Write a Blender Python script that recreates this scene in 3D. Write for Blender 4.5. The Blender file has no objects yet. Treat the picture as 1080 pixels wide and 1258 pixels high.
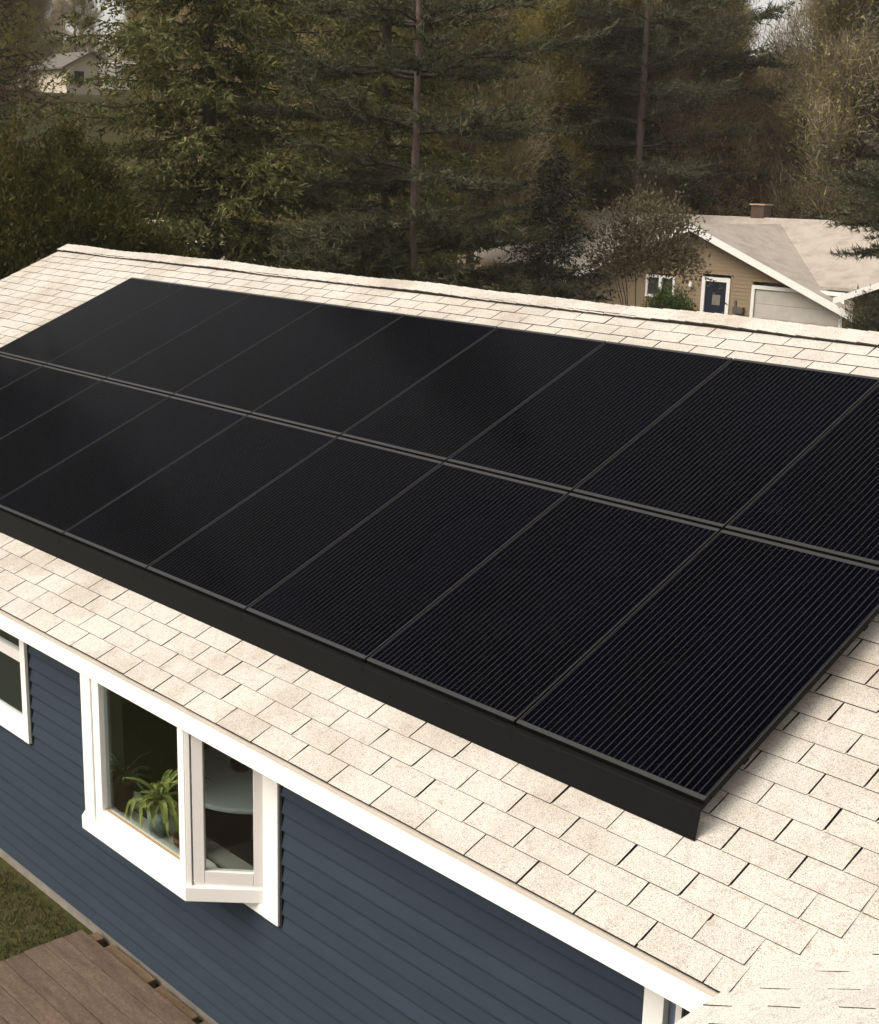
import bpy, math, random
import numpy as np
from mathutils import Vector, Matrix

random.seed(7)
S = bpy.context.scene
COL = S.collection
R = math.radians
PITCH = 0.404018
CP, SP = math.cos(PITCH), math.sin(PITCH)

# ------------------------------------------------------------------ helpers
def tag(o, label=None, cat=None, group=None, kind=None):
    if label: o['label'] = label
    if cat: o['category'] = cat
    if group: o['group'] = group
    if kind: o['kind'] = kind
    return o

def empty(name, loc=(0, 0, 0), label=None, cat=None, group=None, rot=(0, 0, 0)):
    o = bpy.data.objects.new(name, None)
    o.empty_display_size = .2
    COL.objects.link(o)
    o.location = loc
    o.rotation_euler = rot
    return tag(o, label, cat, group)

def rootloc(o):
    while o.parent is not None: o = o.parent
    return Vector(o.location)

class MB:
    """collects faces; build() links them as one mesh object (world coords unless local=True)"""
    def __init__(s): s.v = []; s.f = []; s.m = []
    def poly(s, pts, mi=0):
        n = len(s.v); s.v += [tuple(p) for p in pts]; s.f.append(tuple(range(n, n + len(pts)))); s.m.append(mi)
    def box(s, x0, x1, y0, y1, z0, z1, mi=0):
        n = len(s.v)
        s.v += [(x0,y0,z0),(x1,y0,z0),(x1,y1,z0),(x0,y1,z0),(x0,y0,z1),(x1,y0,z1),(x1,y1,z1),(x0,y1,z1)]
        for q in ((0,3,2,1),(4,5,6,7),(0,1,5,4),(1,2,6,5),(2,3,7,6),(3,0,4,7)):
            s.f.append(tuple(n + i for i in q)); s.m.append(mi)
    def prism(s, pts, vec, mi=0):
        """closed prism: polygon pts swept by vec"""
        n = len(s.v); k = len(pts); vec = Vector(vec)
        s.v += [tuple(Vector(p)) for p in pts] + [tuple(Vector(p) + vec) for p in pts]
        s.f.append(tuple(range(n, n + k))[::-1]); s.m.append(mi)
        s.f.append(tuple(range(n + k, n + 2 * k))); s.m.append(mi)
        for i in range(k):
            j = (i + 1) % k
            s.f.append((n + i, n + j, n + k + j, n + k + i)); s.m.append(mi)
    def tube(s, path, rad, n=8, mi=0, cap=True):
        base = len(s.v); path = [Vector(p) for p in path]
        for i, p in enumerate(path):
            a = path[max(i-1, 0)]; b = path[min(i+1, len(path)-1)]
            t = (b - a).normalized(); u = t.orthogonal().normalized(); w = t.cross(u)
            r = rad[i] if isinstance(rad, (list, tuple)) else rad
            for k in range(n):
                th = 2 * math.pi * k / n
                s.v.append(tuple(p + r * (math.cos(th) * u + math.sin(th) * w)))
        for i in range(len(path) - 1):
            for k in range(n):
                k2 = (k + 1) % n
                s.f.append((base+i*n+k, base+i*n+k2, base+(i+1)*n+k2, base+(i+1)*n+k)); s.m.append(mi)
        if cap:
            s.f.append(tuple(base + k for k in range(n))[::-1]); s.m.append(mi)
            s.f.append(tuple(base + (len(path)-1)*n + k for k in range(n))); s.m.append(mi)
    def lathe(s, c, prof, n=24, mi=0):
        base = len(s.v); c = Vector(c)
        for r, z in prof:
            for k in range(n):
                th = 2 * math.pi * k / n
                s.v.append((c.x + r*math.cos(th), c.y + r*math.sin(th), c.z + z))
        for i in range(len(prof) - 1):
            for k in range(n):
                k2 = (k+1) % n
                s.f.append((base+i*n+k, base+i*n+k2, base+(i+1)*n+k2, base+(i+1)*n+k)); s.m.append(mi)
        s.f.append(tuple(base+k for k in range(n))[::-1]); s.m.append(mi)
        s.f.append(tuple(base+(len(prof)-1)*n+k for k in range(n))); s.m.append(mi)
    def build(s, name, mats, parent=None, bevel=0, smooth=False, local=False):
        off = Vector((0, 0, 0)) if (local or parent is None) else rootloc(parent)
        me = bpy.data.meshes.new(name)
        me.from_pydata([tuple(Vector(p) - off) for p in s.v], [], s.f)
        for m in (mats if isinstance(mats, (list, tuple)) else [mats]): me.materials.append(m)
        me.polygons.foreach_set('material_index', s.m)
        if smooth: me.polygons.foreach_set('use_smooth', [True] * len(s.f))
        me.update()
        o = bpy.data.objects.new(name, me); COL.objects.link(o)
        if parent: o.parent = parent
        if bevel:
            b = o.modifiers.new('bevel', 'BEVEL'); b.width = bevel; b.segments = 2; b.limit_method = 'ANGLE'
            b.harden_normals = False
        return o

def np_mesh(name, V, F, mat, parent=None, mi=None):
    """V (n,3), F (m,k) numpy -> one mesh object in local coords"""
    me = bpy.data.meshes.new(name)
    V = np.asarray(V, np.float32); F = np.asarray(F, np.int32); k = F.shape[1]
    me.vertices.add(len(V)); me.vertices.foreach_set('co', V.ravel())
    me.loops.add(F.size); me.loops.foreach_set('vertex_index', F.ravel())
    me.polygons.add(len(F)); me.polygons.foreach_set('loop_start', np.arange(0, F.size, k, dtype=np.int32))
    for m in (mat if isinstance(mat, (list, tuple)) else [mat]): me.materials.append(m)
    if mi is not None: me.polygons.foreach_set('material_index', np.asarray(mi, np.int32))
    me.update(calc_edges=True); me.validate()
    o = bpy.data.objects.new(name, me); COL.objects.link(o)
    if parent: o.parent = parent
    return o

def children(o): return [c for c in bpy.data.objects if c.parent == o]
def copy_tree(o, parent=None, kids=None):
    c = o.copy(); COL.objects.link(c); c.parent = parent
    for ch in (kids if kids is not None else children(o)): copy_tree(ch, c)
    return c

# ------------------------------------------------------------------ materials
def nodes(name):
    m = bpy.data.materials.new(name); m.use_nodes = True
    nt = m.node_tree; return m, nt, nt.nodes['Principled BSDF']
def N(nt, t, **kw):
    n = nt.nodes.new(t)
    for k, v in kw.items(): setattr(n, k, v)
    return n
def noise(nt, scale, detail=3, rough=.55, co='Object', stretch=None):
    tc = N(nt, 'ShaderNodeTexCoord'); no = N(nt, 'ShaderNodeTexNoise')
    no.inputs['Scale'].default_value = scale; no.inputs['Detail'].default_value = detail; no.inputs['Roughness'].default_value = rough
    if stretch:
        mp = N(nt, 'ShaderNodeMapping'); mp.inputs['Scale'].default_value = stretch
        nt.links.new(tc.outputs[co], mp.inputs['Vector']); nt.links.new(mp.outputs[0], no.inputs['Vector'])
    else: nt.links.new(tc.outputs[co], no.inputs['Vector'])
    return no.outputs['Fac']
def ramp(nt, fac, stops):
    r = N(nt, 'ShaderNodeValToRGB'); nt.links.new(fac, r.inputs[0]); e = r.color_ramp.elements
    while len(e) < len(stops): e.new(.5)
    for i, (p, c) in enumerate(stops): e[i].position = p; e[i].color = (*c, 1) if len(c) == 3 else c
    return r.outputs[0]
def mixc(nt, fac, a, b, mode='MIX'):
    m = N(nt, 'ShaderNodeMix', data_type='RGBA', blend_type=mode)
    for sk, v in ((m.inputs[0], fac), (m.inputs[6], a), (m.inputs[7], b)):
        if isinstance(v, bpy.types.NodeSocket): nt.links.new(v, sk)
        elif isinstance(v, (int, float)): sk.default_value = v
        else: sk.default_value = (*v, 1)
    return m.outputs[2]
def bump(nt, p, fac, strength=.3, dist=.01):
    b = N(nt, 'ShaderNodeBump'); b.inputs['Strength'].default_value = strength; b.inputs['Distance'].default_value = dist
    nt.links.new(fac, b.inputs['Height']); nt.links.new(b.outputs[0], p.inputs['Normal'])
def paint(name, col, rough=.5, var=.08, scale=6, spec=.35, bmp=0, metal=0, stretch=None):
    m, nt, p = nodes(name)
    f = noise(nt, scale, 5, .65, stretch=stretch)
    c = ramp(nt, f, [(.25, tuple(x*(1-var) for x in col)), (.75, tuple(min(1, x*(1+var)) for x in col))])
    nt.links.new(c, p.inputs['Base Color'])
    p.inputs['Roughness'].default_value = rough; p.inputs['Specular IOR Level'].default_value = spec; p.inputs['Metallic'].default_value = metal
    if bmp: bump(nt, p, noise(nt, scale * 12, 3), bmp, .004)
    return m
def shingle_mat(name, col, stain=(.42, .34, .25), amount=.5):
    m, nt, p = nodes(name)
    g = N(nt, 'ShaderNodeNewGeometry')
    isl = ramp(nt, g.outputs['Random Per Island'], [(0, tuple(x*.95 for x in col)), (1, tuple(min(1, x*1.04) for x in col))])
    st = ramp(nt, noise(nt, 1.5, 6, .68), [(.44, (0, 0, 0)), (.72, (1, 1, 1))])
    mm = N(nt, 'ShaderNodeMath', operation='MULTIPLY'); nt.links.new(st, mm.inputs[0]); mm.inputs[1].default_value = amount
    c = mixc(nt, mm.outputs[0], isl, stain)
    sm = ramp(nt, noise(nt, 22, 5, .7), [(.54, (0, 0, 0)), (.76, (1, 1, 1))])
    mm2 = N(nt, 'ShaderNodeMath', operation='MULTIPLY'); nt.links.new(sm, mm2.inputs[0]); mm2.inputs[1].default_value = .72
    c = mixc(nt, mm2.outputs[0], c, (.30, .24, .19))
    gr = noise(nt, 210, 2, .7)
    gc = ramp(nt, gr, [(.31, (.32, .29, .26)), (.46, (.88, .87, .86)), (.60, (1.05, 1.05, 1.05)), (.74, (1.36, 1.35, 1.33))])
    c = mixc(nt, 1.0, c, gc, 'MULTIPLY')
    nt.links.new(c, p.inputs['Base Color']); p.inputs['Roughness'].default_value = .95; p.inputs['Specular IOR Level'].default_value = .15
    bump(nt, p, gr, .5, .003)
    return m
def glass_mat(name, tint=(.9, .95, .93)):
    m = bpy.data.materials.new(name); m.use_nodes = True; nt = m.node_tree; nt.nodes.clear()
    out = N(nt, 'ShaderNodeOutputMaterial'); mx = N(nt, 'ShaderNodeMixShader'); t = N(nt, 'ShaderNodeBsdfTransparent'); g = N(nt, 'ShaderNodeBsdfGlossy')
    fr = N(nt, 'ShaderNodeFresnel'); gm = N(nt, 'ShaderNodeNewGeometry'); mr = N(nt, 'ShaderNodeMapRange'); mr.inputs[3].default_value = 1.5; mr.inputs[4].default_value = 1 / 1.5
    nt.links.new(gm.outputs['Backfacing'], mr.inputs[0]); nt.links.new(mr.outputs[0], fr.inputs[0])
    t.inputs[0].default_value = (*tint, 1); g.inputs['Roughness'].default_value = .02
    nt.links.new(fr.outputs[0], mx.inputs[0]); nt.links.new(t.outputs[0], mx.inputs[1]); nt.links.new(g.outputs[0], mx.inputs[2]); nt.links.new(mx.outputs[0], out.inputs[0])
    return m
def leaf_mat(name, stops, patch=.9, pscale=.55, transl=.25, rough=.7):
    m, nt, p = nodes(name)
    g = N(nt, 'ShaderNodeNewGeometry')
    c = ramp(nt, g.outputs['Random Per Island'], stops)
    big = ramp(nt, noise(nt, pscale, 4, .6), [(.3, (1 - patch * .45,) * 3), (.7, (1 + patch * .35,) * 3)])
    c = mixc(nt, 1.0, c, big, 'MULTIPLY')
    oi = N(nt, 'ShaderNodeObjectInfo')
    oc = ramp(nt, oi.outputs['Random'], [(0, (.88, .90, .86)), (1, (1.2, 1.16, 1.14))])
    c = mixc(nt, 1.0, c, oc, 'MULTIPLY')
    nt.links.new(c, p.inputs['Base Color']); p.inputs['Roughness'].default_value = rough; p.inputs['Specular IOR Level'].default_value = .2
    tr = N(nt, 'ShaderNodeBsdfTranslucent'); nt.links.new(c, tr.inputs[0])
    mx = N(nt, 'ShaderNodeMixShader'); mx.inputs[0].default_value = transl
    out = nt.nodes['Material Output']
    nt.links.new(p.outputs[0], mx.inputs[1]); nt.links.new(tr.outputs[0], mx.inputs[2]); nt.links.new(mx.outputs[0], out.inputs[0])
    return m

def pv_mat():
    m, nt, p = nodes('solar_cells')
    tc = N(nt, 'ShaderNodeTexCoord'); sx = N(nt, 'ShaderNodeSeparateXYZ'); nt.links.new(tc.outputs['Object'], sx.inputs[0])
    def math_(op, a, b=None):
        n = N(nt, 'ShaderNodeMath', operation=op)
        for i, v in enumerate((a, b)):
            if v is None: continue
            if isinstance(v, bpy.types.NodeSocket): nt.links.new(v, n.inputs[i])
            else: n.inputs[i].default_value = v
        return n.outputs[0]
    u = math_('FRACT', math_('ADD', math_('MULTIPLY', sx.outputs[0], 30 / 1.014), 100.5))
    d = math_('ABSOLUTE', math_('SUBTRACT', u, .5))
    wire = math_('LESS_THAN', d, .018)
    v = math_('FRACT', math_('ADD', math_('MULTIPLY', sx.outputs[1], 20 / 1.63), 100.0))
    dv = math_('ABSOLUTE', math_('SUBTRACT', v, .5))
    gap = math_('LESS_THAN', dv, .012)
    cell = ramp(nt, noise(nt, .7, 3), [(.3, (.0006, .0007, .0013)), (.7, (.0009, .0012, .0036))])
    c = mixc(nt, gap, cell, (.001, .001, .001))
    c = mixc(nt, wire, c, (.080, .079, .078))
    nt.links.new(c, p.inputs['Base Color'])
    sm = noise(nt, 2.2, 5, .6)
    rr = N(nt, 'ShaderNodeMapRange'); nt.links.new(sm, rr.inputs[0]); rr.inputs[3].default_value = .05; rr.inputs[4].default_value = .12
    mr = N(nt, 'ShaderNodeMix', data_type='FLOAT'); nt.links.new(wire, mr.inputs[0]); nt.links.new(rr.outputs[0], mr.inputs[2]); mr.inputs[3].default_value = .5
    nt.links.new(mr.outputs[0], p.inputs['Roughness'])
    p.inputs['IOR'].default_value = 1.10; p.inputs['Specular IOR Level'].default_value = .11
    return m

M = {}
M['shingle'] = shingle_mat('pale_shingles', (.525, .488, .435), (.31, .25, .19), .72)
M['shingle_wing_lit'] = shingle_mat('lit_wing_shingles', (.58, .555, .51), (.42, .36, .29), .35)  # lighter copy of the main shingles: the wing slope's brighter light is in the colour
M['under'] = paint('asphalt_edge', (.030, .024, .019), .95, .3, 40)
M['white'] = paint('white_trim', (.84, .81, .76), .4, .03, 3, .4)
M['white2'] = paint('white_vinyl_frame', (.74, .69, .66), .38, .03, 5, .4)
M['drip'] = paint('drip_edge_metal', (.52, .46, .39), .45, .1, 5)
def siding_mat():
    m, nt, p = nodes('blue_siding'); col = (.0172, .0284, .0425)
    g = N(nt, 'ShaderNodeNewGeometry')
    c = ramp(nt, g.outputs['Random Per Island'], [(0, tuple(x * .92 for x in col)), (1, tuple(x * 1.08 for x in col))])
    c = mixc(nt, 1.0, c, ramp(nt, noise(nt, 2.2, 6, .7, stretch=(.5, 1, 2.5)), [(.3, (.86, .86, .88)), (.7, (1.16, 1.15, 1.13))]), 'MULTIPLY')
    grain = noise(nt, 60, 4, .7, stretch=(.12, 1, 1.6))
    c = mixc(nt, 1.0, c, ramp(nt, grain, [(.3, (.90, .90, .90)), (.7, (1.1, 1.1, 1.1))]), 'MULTIPLY')
    nt.links.new(c, p.inputs['Base Color']); p.inputs['Roughness'].default_value = .6; p.inputs['Specular IOR Level'].default_value = .3
    bump(nt, p, grain, .18, .003); return m
M['siding'] = siding_mat()
M['channel'] = paint('dark_channel', (.008, .011, .013), .6, .1, 5)
M['concrete'] = paint('concrete', (.20, .175, .145), .9, .25, 8, .2, .4)
M['black'] = paint('black_metal', (.0042, .0042, .0043), .6, .1, 8, .08)
M['frame'] = paint('anodised_frame', (.032, .031, .030), .45, .08, 8, .4, metal=.35)
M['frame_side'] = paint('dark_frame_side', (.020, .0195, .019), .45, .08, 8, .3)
M['rail'] = paint('aluminium_rail', (.25, .25, .25), .4, .05, 8, metal=.9)
M['pv'] = pv_mat()
M['glass'] = glass_mat('window_glass')
M['screen'] = paint('dark_screen_mesh', (.012, .013, .013), .7, .2, 60)
M['seat'] = paint('pale_seat', (.42, .40, .34), .5, .08, 6)
M['room'] = paint('room_wall', (.20, .18, .155), .9, .1, 2)
M['roomfloor'] = paint('room_floor', (.10, .07, .045), .5, .2, 4)
M['deck'] = None
M['tan'] = paint('tan_siding', (.275, .205, .130), .75, .12, 3, .2, stretch=(.3, 1, 6))
M['navy'] = paint('navy_door', (.008, .012, .030), .4, .1, 5)
M['garage'] = paint('garage_door_panel', (.50, .45, .395), .6, .14, 2.2)
M['gold'] = paint('wood_stop', (.30, .19, .09), .5, .1, 20)
M['terracotta'] = paint('terracotta', (.14, .052, .032), .8, .2, 14)
M['pot'] = paint('pale_pot', (.28, .33, .31), .3, .1, 8)
M['tablewhite'] = paint('table_white', (.78, .76, .75), .35, .04, 4)
M['darkobj'] = paint('dark_ceramic', (.02, .02, .022), .3, .1, 8)
M['chairbrown'] = paint('dark_chair', (.03, .024, .02), .6, .2, 10)
M['brick'] = paint('chimney_brick', (.075, .048, .034), .9, .3, 12)
M['bark_pine'] = paint('pine_bark', (.150, .108, .092), .95, .45, 9, .1, .8, stretch=(1, 1, .25))
M['bark'] = paint('grey_bark', (.085, .070, .055), .95, .35, 9, .1, .8, stretch=(1, 1, .25))
M['bark_pale'] = paint('pale_bark', (.20, .165, .13), .95, .3, 9, .1, .5, stretch=(1, 1, .25))
M['timber'] = paint('old_timber', (.15, .10, .06), .9, .35, 9, .15, .5, stretch=(.3, 2, 2))
M['stone'] = paint('stone', (.26, .19, .15), .9, .35, 9, .2, .6)
M['polewood'] = paint('pole_wood', (.34, .24, .19), .9, .2, 6)
M['vanwhite'] = paint('white_paint', (.80, .77, .72), .35, .04, 3)
M['rubber'] = paint('rubber', (.012, .012, .012), .8, .1, 10)
M['greyroof'] = paint('grey_roof', (.11, .095, .08), .9, .25, 4)
M['palewall'] = paint('pale_wall', (.50, .42, .33), .8, .08, 2)
def deck_mat():
    m, nt, p = nodes('weathered_deck')
    g = N(nt, 'ShaderNodeNewGeometry')
    c = ramp(nt, g.outputs['Random Per Island'], [(0, (.100, .070, .050)), (.5, (.126, .087, .061)), (1, (.122, .090, .064))])
    f = noise(nt, 7, 6, .7, stretch=(.35, 2.2, 1))
    c = mixc(nt, 1.0, c, ramp(nt, f, [(.3, (.62, .62, .64)), (.7, (1.25, 1.22, 1.2))]), 'MULTIPLY')
    f2 = noise(nt, 55, 3, .7)
    c = mixc(nt, 1.0, c, ramp(nt, f2, [(.3, (.72, .72, .74)), (.7, (1.2, 1.2, 1.2))]), 'MULTIPLY')
    nt.links.new(c, p.inputs['Base Color']); p.inputs['Roughness'].default_value = .9; p.inputs['Specular IOR Level'].default_value = .2
    bump(nt, p, f2, .3, .003)
    return m
M['deck'] = deck_mat()
def ground_mat():
    m, nt, p = nodes('lawn_soil')
    c = ramp(nt, noise(nt, .35, 6, .65), [(.3, (.035, .040, .012)), (.55, (.060, .055, .022)), (.75, (.085, .068, .035))])
    c = mixc(nt, 1.0, c, ramp(nt, noise(nt, 18, 5, .7), [(.3, (.6, .6, .6)), (.7, (1.3, 1.3, 1.25))]), 'MULTIPLY')
    nt.links.new(c, p.inputs['Base Color']); p.inputs['Roughness'].default_value = 1; p.inputs['Specular IOR Level'].default_value = .05
    return m
M['ground'] = ground_mat()
M['drive'] = paint('pale_gravel', (.50, .43, .37), .95, .2, 3, .1)
# foliage (all linear, real-world reflectances)
M['spruce'] = leaf_mat('spruce_needles', [(0, (0.076, 0.088, 0.032)), (.5, (0.138, 0.146, 0.054)), (.85, (0.198, 0.192, 0.068)), (1, (0.323, 0.282, 0.125))])
M['bluespruce'] = leaf_mat('grey_spruce_needles', [(0, (0.050, 0.049, 0.035)), (.6, (0.101, 0.093, 0.066)), (1, (0.213, 0.186, 0.130))])
M['tipspruce'] = leaf_mat('pale_tipped_needles', [(0, (0.019, 0.022, 0.014)), (.55, (0.046, 0.047, 0.034)), (.82, (0.102, 0.098, 0.077)), (1, (0.240, 0.228, 0.192))])
M['pine'] = leaf_mat('pine_needles', [(0, (0.044, 0.054, 0.030)), (.6, (0.077, 0.082, 0.044)), (1, (0.143, 0.123, 0.068))])
M['arbor'] = leaf_mat('arborvitae_sprays', [(0, (0.031, 0.041, 0.008)), (.5, (0.057, 0.060, 0.011)), (.85, (0.088, 0.078, 0.014)), (1, (0.110, 0.086, 0.020))], 1.0, .8)
M['greyleaf'] = leaf_mat('greyish_leaves', [(0, (0.062, 0.052, 0.030)), (.5, (0.116, 0.098, 0.057)), (1, (0.204, 0.169, 0.115))], .7, .7)
M['greenleaf'] = leaf_mat('green_leaves', [(0, (.035, .058, .012)), (.5, (.060, .092, .020)), (1, (.10, .14, .035))], .6, 1.2)
M['olive'] = leaf_mat('olive_buds', [(0, (0.150, 0.122, 0.033)), (.5, (0.223, 0.186, 0.051)), (1, (0.319, 0.264, 0.085))], .8, .35)
M['browntwig'] = leaf_mat('brown_twigs', [(0, (0.170, 0.133, 0.080)), (.5, (0.258, 0.206, 0.125)), (1, (0.402, 0.320, 0.214))], .7, .35)
M['darktwig'] = leaf_mat('dark_twigs', [(0, (0.100, 0.085, 0.056)), (.5, (0.170, 0.143, 0.089)), (1, (0.282, 0.228, 0.139))], .7, .35)
M['grass'] = leaf_mat('grass_blades', [(0, (.022, .040, .009)), (.5, (.052, .066, .018)), (.8, (.088, .080, .032)), (1, (.13, .10, .055))], 1.0, 1.4)
M['houseplant'] = leaf_mat('houseplant_leaves', [(0, (0.131, 0.162, 0.036)), (.5, (0.232, 0.243, 0.060)), (1, (0.493, 0.432, 0.156))], .3, 3)
M['houseplant_dark'] = leaf_mat('houseplant_dark_leaves', [(0, (.03, .055, .02)), (1, (.07, .11, .04))], .3, 3)

# ------------------------------------------------------------------ camera
cam = bpy.data.cameras.new('camera'); co = bpy.data.objects.new('camera', cam); COL.objects.link(co)
rt = Vector((.690217, .72311266, .02661906)); up = Vector((-.19410825, .14958863, .96950772)); fw = Vector((-.6970814, .67433769, -.24361075))
mw = Matrix.Identity(4)
for i in range(3): mw[i][0] = rt[i]; mw[i][1] = up[i]; mw[i][2] = -fw[i]
mw.translation = (2.76656, -4.20330, 2.40443)
co.matrix_world = mw
cam.sensor_fit = 'VERTICAL'; cam.sensor_height = 24; cam.lens = 24 * 1633.055 / 1258; cam.clip_start = .05; cam.clip_end = 3000
S.camera = co

# ------------------------------------------------------------------ light
SUN_EL, SUN_AZ = R(45), R(205)          # compass azimuth measured from +Y clockwise: light comes from -X, a little -Y
w = bpy.data.worlds.new('World'); S.world = w; w.use_nodes = True
nt = w.node_tree; bg = nt.nodes['Background']
sky = N(nt, 'ShaderNodeTexSky', sky_type='NISHITA'); sky.sun_disc = False
sky.sun_elevation = SUN_EL; sky.sun_rotation = SUN_AZ; sky.dust_density = 4; sky.air_density = 1.2; sky.ozone_density = 1
hs = N(nt, 'ShaderNodeHueSaturation'); hs.inputs['Saturation'].default_value = .18
nt.links.new(sky.outputs[0], hs.inputs['Color'])
mlt = mixc(nt, 1.0, hs.outputs[0], (1.0, .965, .905), 'MULTIPLY')
nt.links.new(mlt, bg.inputs['Color']); bg.inputs['Strength'].default_value = .14
sl = bpy.data.lights.new('sun', 'SUN'); sl.energy = 1.2; sl.angle = R(40); sl.color = (1, .95, .87)
so = bpy.data.objects.new('sun', sl); COL.objects.link(so)
sd = Vector((math.sin(SUN_AZ) * math.cos(SUN_EL), math.cos(SUN_AZ) * math.cos(SUN_EL), math.sin(SUN_EL)))
so.rotation_euler = sd.to_track_quat('Z', 'Y').to_euler(); so.location = sd * 60
vs = S.view_settings; vs.view_transform = 'Standard'; vs.look = 'None'; vs.gamma = 1; vs.exposure = .86
S.cycles.max_bounces = 6; S.cycles.transparent_max_bounces = 16; S.cycles.use_denoising = True

# ------------------------------------------------------------------ terrain
CX, CY = 2.77, -4.20
def sstep(a, b, x):
    t = np.clip((x - a) / (b - a), 0, 1); return t * t * (3 - 2 * t)
def gz(x, y):
    x = np.asarray(x, float); y = np.asarray(y, float)
    d = np.hypot(x - CX, y - CY); az = np.degrees(np.arctan2(-(x - CX), y - CY))
    hill = 10.6 * sstep(34, 112, d) * sstep(47, 58, az) * (1 - sstep(75, 100, az)) + 2.0 * sstep(60, 140, d) * sstep(-20, 10, az) * (1 - sstep(47, 58, az))
    return -2.70 + hill
rad = np.concatenate([[0], np.linspace(3, 30, 10), np.linspace(34, 140, 40), np.geomspace(150, 1500, 14)])
az = np.radians(np.arange(0, 360, 3.0))
V = []; F = []
for r in rad[1:]:
    for a in az: V.append((CX - r * math.sin(a), CY + r * math.cos(a), 0))
V = np.array(V); V[:, 2] = gz(V[:, 0], V[:, 1]); n = len(az)
V = np.vstack([V, [[CX, CY, -2.7]]])
for i in range(len(rad) - 2):
    for k in range(n): F.append((i*n+k, (i+1)*n+k, (i+1)*n+(k+1) % n, i*n+(k+1) % n))
for k in range(n): F.append((len(V)-1, k, (k+1) % n, (k+1) % n))
quads = np.array([f for f in F if len(set(f)) == 4]); 
me = bpy.data.meshes.new('ground'); me.from_pydata([tuple(v) for v in V], [], [tuple(q) for q in quads] + [(len(V)-1, k, (k+1) % n) for k in range(n)])
me.materials.append(M['ground']); me.polygons.foreach_set('use_smooth', [True] * len(me.polygons))
g = bpy.data.objects.new('ground', me); COL.objects.link(g); tag(g, kind='structure')

def drape(name, d0, d1, a0, a1, mat, lift=.05, nd=24, na=24):
    V = []; F = []
    for i in range(nd + 1):
        d = d0 + (d1 - d0) * i / nd
        for k in range(na + 1):
            a = R(a0 + (a1 - a0) * k / na); x, y = CX - d * math.sin(a), CY + d * math.cos(a)
            V.append((x, y, float(gz(x, y)) + lift))
    for i in range(nd):
        for k in range(na): F.append((i*(na+1)+k, (i+1)*(na+1)+k, (i+1)*(na+1)+k+1, i*(na+1)+k+1))
    o = np_mesh(name, V, F, mat); return tag(o, kind='structure')
drape('gravel_road', 52, 60, 40, 64, M['drive'], .28, 12, 60)
drape('driveway', 27.5, 37.2, 32.8, 36.4, M['drive'], .06)

# ------------------------------------------------------------------ blue house
house = empty('blue_house', (-6, 1.6, -2.7), 'blue clapboard house with pale shingle roof and white trim carrying the black panels', 'house')
WY, ZB, ZS = -.22, -2.555, -.520        # wall plane, siding bottom, soffit
EX0, EX1 = -12.05, .50                  # eave ends
EY, EZ = -.5558, -.3790                 # shingle edge
RS, RY, RZ = 4.08, 3.803, 1.484         # ridge
# openings in the front wall (x0,x1,z0,z1)
OPEN = [(-6.45, -5.43, -1.40, -.60), (-4.38, -2.69, -1.50, -.55), (.03, .95, -2.75, -.62)]
def cut(x0, x1, z0, z1, opens):
    segs = [(x0, x1)]
    for (a, b, c, d) in opens:
        if z1 <= c + 1e-6 or z0 >= d - 1e-6: continue
        new = []
        for s, e in segs:
            if b <= s or a >= e: new.append((s, e)); continue
            if a > s: new.append((s, a))
            if b < e: new.append((b, e))
        segs = new
    return segs
rng0 = random.Random(8)
b = MB()
ex = .1016; k = 0; z = ZB
SOPEN = [(-6.50, -5.36, -1.505, -.5), (-4.5, -2.51, -1.615, -.5), (-.05, 1.05, -2.7, -.5)]
while z < ZS - .01:
    z1 = min(z + ex, ZS)
    for s, e in cut(-11.75, 4.8, z, z1, SOPEN):
        if s > .9: continue
        # one clapboard: rounded lip at the bottom
        prof = [(WY - .0190, z), (WY - .0200, z + .003), (WY - .0185, z + .014), (WY - .0130, z + ex * .42), (WY - .0058, z + ex * .78), (WY - .0045, z1), (WY + .01, z1), (WY + .01, z)]
        xs = [s]; q = -11.75 + (k * 1.37) % 3.66
        while q < e:
            q += 3.66
        xs.append(e)
        for xa, xb in zip(xs[:-1], xs[1:]):
            dy = rng0.uniform(-.0012, .0012)
            b.prism([(xa + (.0012 if xa != s else 0), yy + dy, zz) for yy, zz in prof], (xb - xa - .0012, 0, 0))
    z = z1; k += 1
def side_courses(x, y0, y1, sgn, ztop):
    z = ZB
    while z < -.40:
        zt = z + ex
        pr = [(x + sgn * .0165, z), (x + sgn * .0155, z + .018), (x + sgn * .0045, zt), (x - sgn * .01, zt), (x - sgn * .01, z)]
        b.prism([(xx, y0, zz) for xx, zz in pr], (0, y1 - y0, 0)); z = zt
side_courses(-11.75, WY + .02, 7.8, -1, 0)
side_courses(.95, -7.2, WY - .05, -1, 0)
side_courses(7.4, -7.2, 7.8, 1, 0)
# gable triangles and back walls
b.prism([(-11.757, WY + .03, -.45), (-11.757, 7.77, -.45), (-11.757, RY, RZ - .22)], (.02, 0, 0))
b.prism([(.96, -7.19, -2.55), (7.39, -7.19, -2.55), (7.39, -7.19, -.45), (4.17, -7.19, 1.0), (.96, -7.19, -.45)], (0, .02, 0))
b.box(-11.74, 7.38, 7.78, 7.80, ZB, -.45)
wall = b.build('wall', M['siding'], house)
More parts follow.
